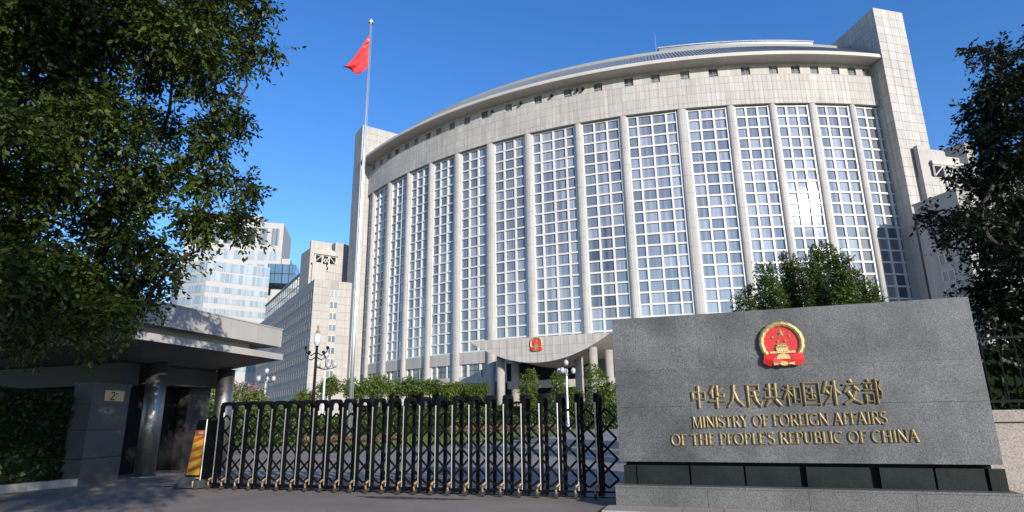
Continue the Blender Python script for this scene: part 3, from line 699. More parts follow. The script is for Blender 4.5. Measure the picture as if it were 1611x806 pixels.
q = MB(); q.ob(c1+fU*50-fO*2, fU*10, -fO*20, Z*56); part('glass_side', q, opane_m, fo)

# ------------------------------------------------------------------ sign wall
TH = -19.0; WE = dirv(TH); WN = Vector((-WE.y, WE.x, 0)); WA = Vector((1.6535, 10.67, 0))
def wp(u, z, v=0): return WA+WE*u+WN*v+Z*z      # v: into the wall (away from the viewer)
sw = thing('sign_wall', 'long grey granite entrance sign wall with gold lettering and a round red emblem', 'sign wall', wp(2.8, 0, .6))
PF = .10                                        # face of the slabs
def beige(): pass
rows_ = [(0.725, 1.60), (1.60, 2.205), (2.205, 3.12)]
edges_u = [[0.08, 1.30, 2.70, 4.05, 5.45], [0.08, 1.30, 2.70, 4.05, 5.45], [0.08, 1.50, 2.28, 4.0, 5.45]]
for (za, zb), eu in zip(rows_, edges_u):
    for i in range(4):
        q = MB(); gpx = .0011; e0 = gpx if i else 0; e1 = gpx if i < 3 else 0
        q.ob(wp(eu[i]+e0, za+(gpx if za > .8 else 0), PF), WE*(eu[i+1]-eu[i]-e0-e1), WN*.06, Z*(zb-za-gpx*2)); part('stone_slab', q, gran_m, sw)
q = MB(); q.ob(wp(.085, .73, PF+.055), WE*5.36, WN*.85, Z*2.385); part('wall_core', q, gran_m, sw)
q = MB(); q.ob(wp(.15, .36, PF+.22), WE*5.22, WN*.6, Z*.37); part('recess', q, dark_m, sw)
for i, (u0, u1) in enumerate([(.12, .32), (.34, 1.18), (1.21, 2.02), (2.05, 2.84), (2.93, 3.80), (3.93, 4.62), (4.65, 5.25), (5.30, 5.50)]):
    q = MB(); q.ob(wp(u0, .36, PF+.13), WE*(u1-u0), WN*.1, Z*.30); part('recess_panel', q, gran2_m, sw)
for i, (u0, u1) in enumerate([(0, 1.45), (1.45, 2.9), (2.9, 4.3), (4.3, 5.56)]):
    q = MB(); q.ob(wp(u0+(.002 if i else 0), 0, 0), WE*(u1-u0-(.004 if i < 3 else 0)), WN*1.1, Z*.33); part('plinth_block', q, plinth_m, sw)
q = MB(); q.ob(wp(-.01, .33, -.012), WE*5.58, WN*1.12, Z*.03); part('plinth_cap', q, plinth_m, sw)
# emblem on wall
EM = Matrix.Translation(wp(2.795, 2.565, PF-.002)) @ Matrix.Rotation(R(TH), 4, 'Z')
q = MB(); q.add([(.315*math.cos(2*math.pi*k/40), 0 if j == 0 else -.028, .315*math.sin(2*math.pi*k/40)) for j in (0, 1) for k in range(40)], [tuple(range(40, 80))[::-1]]+[(k, (k+1) % 40, 40+(k+1) % 40, 40+k) for k in range(40)])
pm = q.mesh('emblem', gold_m); pm.transform(EM); eo = place('emblem', pm, sw); emblem(eo, EM, .338)
# chinese characters
CH = {
 '中': [[(14, 74), (14, 36)], [(14, 70), (86, 70), (86, 38)], [(14, 42), (86, 42)], [(50, 98), (50, 2)]],
 '华': [[(34, 97), (10, 62)], [(23, 80), (23, 44)], [(88, 88), (48, 66)], [(54, 97), (54, 56), (62, 50), (90, 50), (92, 62)], [(4, 30), (96, 30)], [(50, 46), (50, 0)]],
 '人': [[(46, 97), (43, 60), (30, 28), (4, 3)], [(46, 66), (62, 32), (96, 6)]],
 '民': [[(18, 92), (80, 92), (80, 68), (18, 68)], [(18, 94), (18, 7), (46, 20)], [(18, 46), (90, 46)], [(52, 68), (62, 28), (84, 6), (93, 24)]],
 '共': [[(10, 74), (90, 74)], [(32, 96), (32, 38)], [(68, 96), (68, 38)], [(3, 38), (97, 38)], [(34, 30), (8, 3)], [(64, 30), (94, 3)]],
 '和': [[(46, 94), (12, 84)], [(3, 68), (56, 68)], [(29, 88), (29, 2)], [(28, 66), (2, 30)], [(31, 60), (54, 40)], [(62, 79), (62, 16)], [(62, 76), (95, 76), (95, 16)], [(62, 26), (95, 26)]],
 '国': [[(9, 94), (9, 0)], [(9, 91), (91, 91), (91, 0)], [(9, 6), (91, 6)], [(27, 73), (73, 73)], [(29, 50), (71, 50)], [(25, 25), (75, 25)], [(50, 73), (50, 25)], [(60, 42), (69, 32)]],
 '外': [[(28, 97), (5, 50)], [(24, 76), (52, 76), (40, 35), (7, 3)], [(20, 58), (36, 44)], [(68, 98), (68, 0)], [(68, 62), (97, 42)]],
 '交': [[(44, 99), (55, 86)], [(4, 80), (96, 80)], [(36, 72), (10, 50)], [(62, 72), (90, 52)], [(70, 54), (50, 22), (5, 2)], [(28, 52), (55, 18), (97, 3)]],
 '部': [[(26, 99), (33, 88)], [(5, 82), (56, 82)], [(17, 76), (22, 60)], [(45, 77), (38, 58)], [(2, 55), (59, 55)], [(12, 42), (12, 3)], [(12, 40), (49, 40), (49, 3)], [(12, 10), (49, 10)], [(69, 97), (69, 0)], [(69, 91), (92, 91), (79, 64), (94, 46), (88, 26), (73, 32)]]}
txt = '中华人民共和国外交部'; cu0, cu1 = 1.312, 4.115; cw_ = .262; stp = (cu1-cu0-cw_)/9
for i, ch in enumerate(txt):
    q = MB(); cx = cu0+i*stp; zb = 1.555+.03*i/9; hz = .375; sx, sz = cw_/100, hz/100; nst = len(CH[ch]); wd = .041 if nst < 8 else .031
    for j, st_ in enumerate(CH[ch]):
        hor = abs(st_[1][0]-st_[0][0]) > abs(st_[1][1]-st_[0][1])*2
        ww = wd*(.78 if hor else 1.12)
        stroke(q, [(x*sx, y*sz) for x, y in st_], ww*1.12, ww*.86, .020, .034, j*.0011)
    me = q.mesh('character', gold_m); place('character', me, sw, wp(cx, zb, PF-.0015), R(TH))
TK, TN = 20, 12
def LT(*a): return a
LET = {
 'M': (104, [([(16, 100), (14, 0)], TN, TN), ([(18, 98), (52, 4)], TK, TN), ([(52, 4), (86, 98)], TN, TN), ([(86, 100), (90, 0)], TK, TK), ([(4, 2), (26, 2)], 7, 5), ([(76, 2), (103, 2)], 7, 5), ([(4, 98), (20, 98)], 6, 6)]),
 'I': (34, [([(17, 100), (17, 0)], TK, TK), ([(3, 98), (31, 98)], 6, 6), ([(3, 2), (31, 2)], 6, 6)]),
 'N': (92, [([(16, 100), (16, 0)], TN, TN), ([(14, 98), (78, 4)], TK, TK), ([(78, 100), (78, 0)], TN, TN), ([(4, 2), (28, 2)], 6, 5), ([(66, 98), (90, 98)], 5, 6)]),
 'S': (62, [(arc(31, 75, 22, 22, 30, 270, 12)+arc(31, 25, 24, 24, 90, -150, 12)[1:], 18, 16)]),
 'T': (76, [([(38, 98), (38, 0)], TK, TK), ([(2, 93), (74, 93)], 15, 15), ([(4, 95), (4, 80)], 7, 4), ([(72, 95), (72, 80)], 7, 4), ([(25, 2), (51, 2)], 6, 6)]),
 'R': (80, [([(18, 100), (18, 0)], TK, TK), ([(18, 96), (40, 96)]+arc(42, 74, 20, 22, 90, -90, 8)+[(20, 52)], 14, 13), ([(38, 52), (74, 2)], TK, TK-2), ([(5, 2), (31, 2)], 6, 6)]),
 'Y': (78, [([(8, 98), (39, 50)], TK, TK), ([(70, 98), (39, 50)], TN, TN), ([(39, 54), (39, 0)], TK, TK), ([(0, 98), (20, 98)], 6, 6), ([(60, 98), (78, 98)], 6, 6), ([(27, 2), (51, 2)], 6, 6)]),
 'O': (96, [(arc(48, 50, 38, 46, 90, 270, 12), 15, 18), (arc(48, 50, 38, 46, 90, -90, 12), 15, 18)]),
 'F': (62, [([(18, 100), (18, 0)], TK, TK), ([(18, 93), (62, 93)], 15, 15), ([(18, 52), (54, 52)], 13, 13), ([(61, 97), (62, 76)], 9, 5), ([(5, 3), (31, 3)], 8, 8)]),
 'E': (66, [([(18, 100), (18, 0)], TK, TK), ([(18, 93), (60, 93)], 15, 15), ([(18, 52), (54, 52)], 13, 13), ([(18, 7), (64, 7)], 15, 15), ([(58, 97), (58, 80)], 6, 4), ([(62, 4), (63, 22)], 6, 4)]),
 'G': (90, [(arc(48, 50, 38, 45, 45, 315, 18), 15, 17), ([(77, 42), (77, 6)], TK, TK), ([(60, 43), (88, 43)], 6, 6)]),
 'A': (86, [([(42, 99), (10, 2)], TN, TN), ([(40, 99), (74, 0)], TK, TK), ([(22, 34), (62, 34)], 12, 12), ([(0, 2), (22, 2)], 6, 6), ([(60, 2), (86, 2)], 6, 6)]),
 'H': (90, [([(18, 100), (18, 0)], TK, TK), ([(72, 100), (72, 0)], TK, TK), ([(18, 51), (72, 51)], 13, 13), ([(5, 2), (31, 2)], 6, 6), ([(59, 2), (85, 2)], 6, 6), ([(5, 98), (31, 98)], 6, 6), ([(59, 98), (85, 98)], 6, 6)]),
 'P': (70, [([(18, 100), (18, 0)], TK, TK), ([(18, 95), (40, 95)]+arc(42, 71, 20, 24, 90, -90, 8)+[(20, 47)], 14, 13), ([(5, 2), (31, 2)], 6, 6)]),
 'L': (62, [([(18, 100), (18, 0)], TK, TK), ([(18, 7), (60, 7)], 15, 15), ([(58, 3), (59, 22)], 6, 4), ([(5, 98), (31, 98)], 6, 6)]),
 "'": (20, [([(10, 100), (10, 72)], 12, 5)]),
 'U': (86, [([(18, 100), (18, 34)]+arc(43, 32, 25, 28, 180, 360, 10)+[(68, 100)], TK, TN), ([(5, 98), (31, 98)], 6, 6), ([(57, 98), (80, 98)], 6, 6)]),
 'B': (74, [([(18, 100), (18, 0)], TK, TK), ([(18, 96), (38, 96)]+arc(40, 75, 18, 21, 90, -90, 8)+[(20, 54)], 14, 13), ([(18, 52), (40, 52)]+arc(42, 28, 22, 25, 90, -90, 8)+[(20, 4)], 14, 13)]),
 'C': (84, [(arc(48, 50, 38, 45, 48, 312, 18), 16, 16)]),
 ' ': (38, [])}
def textline(s, ua, ub, za, zb, h):
    tot = sum(LET[c][0] for c in s); sx = (ub-ua)/tot; x = 0; n_ = len(s)
    for c in s:
        wd_, sts = LET[c]
        if sts:
            q = MB()
            for j, (pts, w0_, w1_) in enumerate(sts): stroke(q, [(px*sx, py*h/100) for px, py in pts], w0_*sx*1.08, w1_*sx*1.08, .016, .025, j*.0009)
            me = q.mesh('letter', gold_m); place('letter', me, sw, wp(ua+x*sx, za+(zb-za)*x/tot, PF-.0015), R(TH))
        x += wd_
textline('MINISTRY OF FOREIGN AFFAIRS', 1.300, 4.115, 1.250, 1.292, .183)
textline("OF THE PEOPLE'S REPUBLIC OF CHINA", .942, 4.490, .978, 1.030, .180)

# paving at the foot of the wall
pv = thing('paving_strip', 'narrow beige paved strip with slabs at the foot of the granite sign wall', 'paving', wp(2, 0, -.3))
for i in range(12):
    q = MB(); q.ob(wp(-.12+i*.6, .0, -.62), WE*.59, WN*.60, Z*.05); part('paving_slab', q, pave_m, pv)

# right boundary wall and iron fence
bw = thing('boundary_wall', 'beige stone boundary wall with coping to the right of the sign wall', 'wall', wp(6, 0, 1.2))
q = MB(); q.ob(wp(5.3, 0, .75), WE*9, WN*.45, Z*1.30); part('wall_body', q, bwall_m, bw)
for i in range(6):
    q = MB(); q.ob(wp(5.25+i*1.6, 1.30, .69), WE*1.585, WN*.57, Z*.17); part('coping_stone', q, bwall_m, bw)
fe = thing('iron_fence', 'black iron railing standing on the beige wall beside the sign wall', 'fence', wp(6, 1.47, 1.0))
q = MB(); q.ob(wp(5.25, 1.58, .93), WE*9, WN*.03, Z*.04); part('rail', q, iron_m, fe)
q = MB(); q.ob(wp(5.25, 2.55, .93), WE*9, WN*.03, Z*.04); part('rail', q, iron_m, fe)
me = None
for i in range(40):
    if me is None:
        q = MB(); q.tube([(0, 0, 0), (0, 0, 1.22)], .012, 6); q.tube([(0, 0, 1.22), (0, 0, 1.34)], [.02, .002], 6); me = q.mesh('bar', iron_m)
    place('bar', me, fe, wp(5.32+i*.22, 1.47, .945))

# ------------------------------------------------------------------ sliding gate
sg = thing('retractable_gate', 'black retractable scissor gate with silver tubes across the driveway', 'gate', gp(4, .2))
ANG = math.atan2(GE.y, GE.x); NF = 25
def arch_frame():
    q = MB(); hw = .05; t = .05
    q.ob((-.032, .03, .05), (.064, 0, 0), (0, .05, 0), (0, 0, 1.66)); q.ob((-.032, .44, .05), (.064, 0, 0), (0, .05, 0), (0, 0, 1.66))
    # moulded arch on top
    pts = [(.045, 1.66), (.045, 1.80), (.085, 1.88), (.16, 1.905), (.36, 1.905), (.435, 1.88), (.475, 1.80), (.475, 1.66)]
    pin = [(.095, 1.66), (.095, 1.76), (.125, 1.81), (.17, 1.825), (.35, 1.825), (.395, 1.81), (.425, 1.76), (.425, 1.66)]
    for i in range(7):
        (a0, b0), (a1, b1), (c0, d0), (c1, d1) = pts[i], pts[i+1], pin[i], pin[i+1]
        w_ = .05
        vs = [(x, y, z) for x in (-w_, w_) for y, z in ((a0, b0), (a1, b1), (c1, d1), (c0, d0))]
        q.add(vs, [(0, 1, 2, 3), (7, 6, 5, 4), (0, 4, 5, 1), (2, 6, 7, 3)])
    q.add([(x, y, z) for x in (-.05, .05) for y, z in ((.045, 1.66), (.095, 1.66), (.475, 1.66), (.425, 1.66))], [(0, 1, 5, 4), (2, 3, 7, 6)])
    q.ob((-.03, .02, .05), (.06, 0, 0), (0, .48, 0), (0, 0, .06))
    for z in (.34, .70, 1.05, 1.42):
        for y in (.02, .49): q.ob((-.035, y-.012, z-.035), (.07, 0, 0), (0, .03, 0), (0, 0, .07))
    return q.mesh('gate_frame', black_m)
fm = arch_frame()
q = MB(); q.tube([(-.012, -.012, .14), (-.012, -.012, 1.62)], .0145, 8); q.tube([(-.012, -.012, 1.62), (-.012, -.012, 1.72)], [.017, .021], 8); tmesh = q.mesh('steel_tube', tube_m)
q = MB(); pts = [(-.06, -.05, .05), (-.07, -.07, .14), (-.055, -.075, .21), (-.02, -.05, .245), (.0, -.02, .22)]
q.tube(pts, [.02, .022, .022, .02, .016], 8); cmesh = q.mesh('caster_bracket', brass_m)
q = MB(); q.tube([(-.085, -.06, .045), (-.04, -.06, .045)], .045, 12); q.tube([(-.03, .45, .04), (.02, .45, .04)], .04, 12); wmesh = q.mesh('wheel', rub_m)
for i in range(NF):
    fo_ = place('gate_frame', fm, sg, gp(i*PITCHG, 0), ANG)
    local('steel_tube', tmesh, fo_); local('caster_bracket', cmesh, fo_); local('wheel', wmesh, fo_)
def bar(x0, z0, x1, z1, y, q):
    a_ = Vector((x0, y, z0)); b_ = Vector((x1, y, z1)); t = (b_-a_).normalized(); nn = Vector((-t.z, 0, t.x))*.021
    q.add([a_-nn, a_+nn, b_+nn, b_-nn]+[p+Vector((0, .012, 0)) for p in (a_-nn, a_+nn, b_+nn, b_-nn)], [(0, 1, 2, 3)[::-1], (4, 5, 6, 7), (0, 1, 5, 4)[::-1], (2, 3, 7, 6)[::-1], (1, 2, 6, 5)[::-1], (3, 0, 4, 7)[::-1]])
bmesh_ = {}
zr = [.34, .70, 1.06, 1.42]
back = MB()
for i in range(-1, NF):
    for k in range(3):
        for s_ in (0, 1):
            za_, zb_ = (zr[k], zr[k+1]) if s_ == 0 else (zr[k+1], zr[k])
            if i < NF-1 or True:
                x1_ = PITCHG
                key = (k, s_)
                if key not in bmesh_:
                    q = MB(); bar(0, za_, x1_, zb_, .005+.013*s_, q); bmesh_[key] = q.mesh('lattice_bar', black_m)
                place('lattice_bar', bmesh_[key], sg, gp(i*PITCHG, 0), ANG)
    for s_ in (0, 1):
        for base_z, top_z in ((1.42, 1.60), (.34, .20)):
            key = ('h', s_, base_z)
            if key not in bmesh_:
                q = MB()
                if s_ == 0: bar(0, base_z, PITCHG/2, top_z, .005, q)
                else: bar(PITCHG/2, top_z, PITCHG, base_z, .018, q)
                bmesh_[key] = q.mesh('lattice_bar', black_m)
            place('lattice_bar', bmesh_[key], sg, gp(i*PITCHG, 0), ANG)
q = MB(); q.ob(gp(-.9, .06, .10), GE*(PITCHG*NF+1.2), GN*.03, Z*.035); part('base_rail', q, black_m, sg)
# drive head at the left end
HX = gp(-.74, -.06)
hm = MB()
u_ = GE; v_ = GN
def hp(a, b, z): return HX+u_*a+v_*b+Z*z
hm.hexa([hp(.0, 0, .22), hp(.50, 0, .22), hp(.50, .55, .22), hp(.0, .55, .22), hp(.12, .06, 1.50), hp(.50, .06, 1.50), hp(.50, .50, 1.50), hp(.12, .50, 1.50)])
hd = part('drive_head', hm, black_m, sg)
q = MB(); q.hexa([hp(-.25, -.08, .03), hp(.48, -.08, .03), hp(.48, .6, .03), hp(-.25, .6, .03), hp(-.06, -.02, .26), hp(.45, -.02, .26), hp(.45, .56, .26), hp(-.06, .56, .26)])
place('skirt', q.mesh('skirt', mat('skirt_grey', (.10, .12, .13), .35, metal=.5)), hd)
# hazard chevrons built as flat strips on the front face
hz_y = mat('hazard_yellow', (.46, .27, .03), .4); hz_r = mat('hazard_red', (.40, .08, .02), .4)
def fp_(s, t):      # point on sloped front face, s across 0..1, t up 0..1
    a_ = hp(.03, 0, .30)*(1-s)+hp(.40, 0, .30)*s; b_ = hp(.115, .05, 1.28)*(1-s)+hp(.42, .05, 1.28)*s
    p = a_*(1-t)+b_*t; return p-v_*.012+Z*0
q = MB(); q.quad(fp_(0, 0), fp_(1, 0), fp_(1, .88), fp_(0, .88)); place('warning_panel', q.mesh('warning_panel', hz_y), hd)
q = MB(); 
for k in range(4):
    t = .04+k*.22
    q.quad(fp_(0, t)-v_*.004, fp_(1, t+.12)-v_*.004, fp_(1, t+.20)-v_*.004, fp_(0, t+.08)-v_*.004)
q.quad(fp_(0, .885), fp_(1, .885), fp_(1, 1), fp_(0, 1)); place('warning_stripe', q.mesh('warning_stripe', hz_r), hd)
q = MB(); q.quad(fp_(.3, .91)-v_*.003, fp_(.75, .91)-v_*.003, fp_(.75, .97)-v_*.003, fp_(.3, .97)-v_*.003); place('white_label', q.mesh('white_label', opal_m), hd)
q = MB(); q.tube([hp(.50, -.07, .2), hp(.50, -.05, 1.52)], .018, 8); part('steel_tube', q, tube_m, sg)
q = MB(); q.tube([hp(.36, -.12, .05), hp(.36, -.14, .16), hp(.42, -.12, .25), hp(.46, -.06, .24)], .022, 8); part('caster_bracket', q, brass_m, sg)
q = MB(); 
for a_ in (-.15, .38): q.tube([hp(a_, -.1, .05), hp(a_+.06, -.1, .05)], .05, 12)
part('wheel', q, rub_m, sg)

# ------------------------------------------------------------------ guardhouse
K = Vector((-9.37, 15.20, 0)); ED = dirv(76.5); EL = dirv(158.7); BL = (Vector((-7.97, 21.06, 0))-K).length
gh = thing('guardhouse', 'stone guardhouse with a wide flat canopy and steel columns left of the gate', 'guardhouse', K+EL*2+ED*3)
LW = 12.0; inn = 2.3
c0, c1_, c2, c3 = K, K+ED*BL, K+ED*(BL-.6)+EL*LW, K+EL*LW
i0, i1, i2, i3 = K+(ED+EL)*1.6, K+ED*(BL-1.0)+EL*1.6, K+ED*(BL-1.4)+EL*(LW), K+EL*(LW)+ED*1.6
q = MB()
zb0, zt0, zi = 3.50, 3.64, 3.12
def zz_(p, z): return Vector((p.x, p.y, z))
q.add([zz_(p, zb0) for p in (c0, c1_, c2, c3)]+[zz_(p, zt0) for p in (c0, c1_, c2, c3)]+[zz_(p, zi) for p in (i0, i1, i2, i3)],
      [(4, 5, 6, 7), (0, 4, 5, 1)[::-1], (3, 7, 4, 0)[::-1], (1, 5, 6, 2)[::-1], (0, 1, 9, 8), (1, 2, 10, 9), (3, 0, 8, 11), (8, 9, 10, 11)])
part('canopy_slab', q, mat('canopy_plaster', (.085, .085, .083), .7, var=.12, vscale=1.2), gh)
nE = 8
for i in range(nE):
    q = MB(); a_ = K+ED*(BL*i/nE+.006); q.ob(zz_(a_, zb0-.02)-EL*.0, ED*(BL/nE-.012), -EL*.04, Z*.20); part('fascia_panel', q, gstone_m, gh)
for i in range(14):
    q = MB(); a_ = K+EL*(LW*i/14+.006)-ED*.04; q.ob(zz_(a_, zb0-.02), EL*(LW/14-.012), ED*.04, Z*.20); part('fascia_panel', q, gstone_m, gh)
# upper band 2 (set back) and overhanging parapet band 1
B1 = onz(445, 518, 4.62); B1.z = 0
q = MB(); q.ob(zz_(B1-ED*9.2+EL*.45, 3.64), ED*8.0, EL*9, Z*.45); part('lower_parapet', q, gstone_m, gh)
q = MB(); q.ob(zz_(B1-ED*9.5+EL*.35, 4.0), ED*9.35, EL*9, Z*.56); part('parapet', q, joint_m, gh)
nE = 7
for i in range(nE):
    q = MB(); q.ob(zz_(B1-ED*(9.4*(1-i/nE)-.01), 3.98), ED*(9.4/nE-.02), EL*.36, Z*.60); part('parapet_panel', q, gstone_m, gh)
for i in range(6):
    q = MB(); q.ob(zz_(B1+EL*(.36+i*1.5), 3.98), EL*1.48, -ED*.12, Z*.60); part('parapet_panel', q, gstone_m, gh)
for i in range(6):
    q = MB(); q.ob(zz_(B1-ED*9.4+EL*(.36+i*1.5), 3.98), EL*1.48, ED*.12, Z*.60); part('parapet_panel', q, gstone_m, gh)
q = MB(); q.ob(zz_(B1-ED*9.42-EL*.02, 4.58), ED*9.44, EL*9, Z*.04); part('coping', q, gstone_m, gh)
for (x, y, zt_) in ((-10.35, 17.9, 3.13), (-9.56, 20.5, 3.13)):
    q = MB(); q.tube([(x, y, 0), (x, y, zt_)], .27, 28); cl_ = part('steel_column', q, steel_m, gh, smooth=True)
    q = MB(); q.lathe((x, y, 0), [(.31, 0), (.31, .03), (.275, .05)], 24); place('base_ring', q.mesh('base_ring', steel_m), cl_)
    for p_ in cl_.data.polygons:
        if len(p_.vertices) > 4: p_.use_smooth = False
# body walls
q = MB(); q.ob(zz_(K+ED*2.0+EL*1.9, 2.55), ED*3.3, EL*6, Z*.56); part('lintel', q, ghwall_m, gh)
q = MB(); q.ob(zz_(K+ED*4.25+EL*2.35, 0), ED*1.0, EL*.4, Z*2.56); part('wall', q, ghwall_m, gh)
q = MB(); q.ob(zz_(K+ED*1.6+EL*3.0, 0), ED*3.5, EL*5, Z*2.54); part('dark_recess', q, dark_m, gh)  # near-black block painted as the shaded recess below the canopy
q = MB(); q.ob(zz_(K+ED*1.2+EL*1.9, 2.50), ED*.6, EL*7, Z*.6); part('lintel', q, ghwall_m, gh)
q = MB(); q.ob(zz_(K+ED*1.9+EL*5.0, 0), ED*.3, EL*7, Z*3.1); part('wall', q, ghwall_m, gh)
q = MB(); q.ob(zz_(K+ED*1.9+EL*3.0, 0), ED*.14, EL*.10, Z*2.5); q.ob(zz_(K+ED*3.0+EL*2.98, 0), ED*.07, EL*.07, Z*2.5); part('door_frame', q, iron_m, gh)

# pale granite pier with number plate
PA = Vector((-10.60, 15.61, 0)); PB = Vector((-10.51, 17.00, 0)); PU = (PB-PA).normalized(); PI_ = Vector((-PU.y, PU.x, 0)); PL = (PB-PA).length
gpier = thing('granite_pier', 'mottled pale granite pier carrying a brass number plate below the canopy', 'pier', PA+PU*.7+PI_*.5)
for (za, zb) in ((0, .62), (.62, 1.30), (1.30, 1.93), (1.93, 2.40)):
    q = MB(); q.ob(zz_(PA, za+(.006 if za else 0)), PU*PL, PI_*.5, Z*(zb-za-.006)); part('granite_block', q, pier_m, gpier)
q = MB(); q.ob(zz_(PA-PU*.02-PI_*.02, 2.40), PU*(PL+.04), PI_*.54, Z*.07); part('cap', q, pier_m, gpier)
q = MB(); q.ob(zz_(PA+PU*.42-PI_*.02, 2.02), PU*.72, PI_*.02, Z*.27); plt = part('number_plate', q, sig_m, gpier)
nm = MB(); stroke(nm, arc(.5, .73, .28, .25, 160, -30, 10)+[(.2, .06)], .12, .12, .006, .01); stroke(nm, [(.18, .06), (.84, .06)], .12, .12, .006, .01, .001)
stroke(nm, arc(1.18, .82, .07, .09, 0, 350, 8), .05, .05, .006, .01)
me = nm.mesh('numeral', iron_m); me.transform(Matrix.Diagonal((.21, 1, .21, 1)))
o = place('numeral', me, plt, zz_(PA+PU*.60-PI_*.021, 2.045), math.atan2(PU.y, PU.x))

# planter kerb in front of the left hedge
KD = (Vector((-11.29, 14.16, 0))-PA).normalized()
kb = thing('planter_kerb', 'low pale stone kerb edging the dark planting at lower left', 'kerb', PA+KD*2)
for i in range(6):
    q = MB(); q.ob(PA+KD*(i*1.1+.02)-Vector((KD.y, -KD.x, 0))*0, KD*1.09, Vector((KD.y, -KD.x, 0))*.22 if Vector((KD.y, -KD.x, 0)).x < 0 else -Vector((KD.y, -KD.x, 0))*.22, Z*.17); part('kerb_stone', q, kerb_m, kb)

# ------------------------------------------------------------------ flagpole and flag
FP = at(551, 640, 45); FP.z = 0; FZ = zat(585, 38, FP)
tilt = Vector((0, 0, 0))
fpole = thing('flagpole', 'tall silver flagpole behind the gate in front of the curved building', 'flagpole', FP)
q = MB(); q.tube([FP, FP+Z*8, FP+Z*FZ*.6, FP+Z*FZ], [.145, .13, .10, .065], 14); part('pole', q, pole_m, fpole, smooth=True)
q = MB(); q.lathe(FP+Z*FZ, [(.08, 0), (.24, .05), (.25, .14), (.1, .18), (.14, .28), (.12, .4), (.02, .46)], 14); part('finial', q, pole_m, fpole)
q = MB(); q.box(FP, (1.2, 1.2, .35)); part('base_block', q, plinth_m, fpole)
q = MB(); q.tube([FP+Vector((.2, -.1, 1)), FP+Vector((.13, -.05, FZ-.3))], .012, 4); part('halyard', q, pole_m, fpole)
# draped flag: grid bent between measured outline points
fl = MB(); nu, nv = 16, 12; Dp = 45.0
top = [(583, 52), (570, 72), (556, 92), (545, 103), (538.5, 106)]
bot = [(580.5, 101), (575, 109), (568, 115), (560, 118), (555, 107)]
def lerp(L_, t):
    x = t*(len(L_)-1); i = min(int(x), len(L_)-2); f_ = x-i; return (L_[i][0]*(1-f_)+L_[i+1][0]*f_, L_[i][1]*(1-f_)+L_[i+1][1]*f_)
vs = []
for i in range(nu+1):
    for j in range(nv+1):
        a_ = lerp(top, i/nu); b_ = lerp(bot, i/nu); t = j/nv; x = a_[0]*(1-t)+b_[0]*t; y = a_[1]*(1-t)+b_[1]*t
        dd = Dp+.22*math.sin(i/nu*7+j/nv*3)*min(1, i/4)+.10*math.sin(j/nv*9+i*.3)*min(1, i/4)-i/nu*.5
        vs.append(at(x, y, dd))
fl.add(vs, [(i*(nv+1)+j, (i+1)*(nv+1)+j, (i+1)*(nv+1)+j+1, i*(nv+1)+j+1) for i in range(nu) for j in range(nv)])
floc = at(583, 76, 45)
flag = thing('flag', 'red flag with yellow stars drooping from the top of the flagpole', 'flag', floc)
part('cloth', fl, flag_m, flag, smooth=True)
q = MB()
for (x, y, r_) in ((579.5, 63, 2.0), (577.5, 71, .9), (575.5, 73.5, .9), (573.8, 75, .8), (572, 74, .7)):
    c_ = at(x, y, 44.72); s_ = r_/F0*53; right = RT*s_; upv = Z*s_
    pts = [c_+right*math.cos(R(90+36*k))*(1 if k % 2 == 0 else .42)+upv*math.sin(R(90+36*k))*(1 if k % 2 == 0 else .42) for k in range(10)]
    q.add(pts+[c_], [(k, (k+1) % 10, 10) for k in range(10)])
part('star', q, yel_m, flag)

# ------------------------------------------------------------------ street lamps
def globe(mb, c, r_, n=12):
    mb.lathe(c, [(r_*math.sin(math.pi*k/8)+.001, -r_*math.cos(math.pi*k/8)) for k in range(9)], n)
def lamp_ornate(px, D, ztop, label):
    b = at(px, 640, D); b.z = 0; t = thing('street_lamp', label, 'street lamp', b, 'lamps in the forecourt')
    q = MB(); q.lathe(b, [(.28, 0), (.28, .5), (.15, .7), (.13, 2.0), (.10, ztop-2), (.10, ztop-1.3), (.16, ztop-1.2)], 12); part('post', q, iron_m, t)
    q = MB(); q.lathe(b+Z*(ztop-1.2), [(.14, 0), (.27, .25), (.30, .8), (.20, .95)], 10); part('lantern', q, mat('lantern_glass', (.45, .5, .56), .2), t)
    q = MB(); q.lathe(b+Z*(ztop-.25), [(.22, 0), (.12, .2), (.06, .35), (.09, .5), (.01, .8)], 10); part('finial', q, brass_m, t)
    for s_ in (-1, 1):
        for k, zz0 in ((0, 0), (1, -.35)):
            q = MB(); q.tube([b+Z*(ztop-1.7+zz0), b+Vector((s_*.4, 0, ztop-1.95+zz0)), b+Vector((s_*.75, 0, ztop-1.75+zz0)), b+Vector((s_*(.85-k*.3), 0, ztop-1.45+zz0))], .045, 6); globe(q, b+Vector((s_*(.85-k*.3), 0, ztop-1.35+zz0)), .13, 8); part('scroll_arm', q, iron_m, t)
    return t
def lamp_cluster(px, D, ztop, label, n=5):
    b = at(px, 640, D); b.z = 0; t = thing('street_lamp', label, 'street lamp', b, 'lamps in the forecourt')
    q = MB(); q.lathe(b, [(.3, 0), (.3, .6), (.13, .8), (.10, ztop-1.4), (.22, ztop-1.3), (.1, ztop-1.1)], 12); part('post', q, pole_m, t)
    for k in range(n):
        a_ = 2*math.pi*k/n+.3; c_ = b+Vector((math.cos(a_)*.85, math.sin(a_)*.85, ztop-.9)) if k < n-1 else b+Z*ztop*1.0
        q = MB(); q.tube([b+Z*(ztop-1.3), (b+Z*(ztop-1.4)+c_)/2-Z*.1, c_-Z*.2], .04, 6); part('arm', q, iron_m, t)
        q = MB(); q.lathe(c_-Z*.25, [(.08, 0), (.24, .16), (.27, .4), (.19, .6), (.05, .68)], 12); part('lamp_globe', q, opal_m, t, smooth=True)
    return t
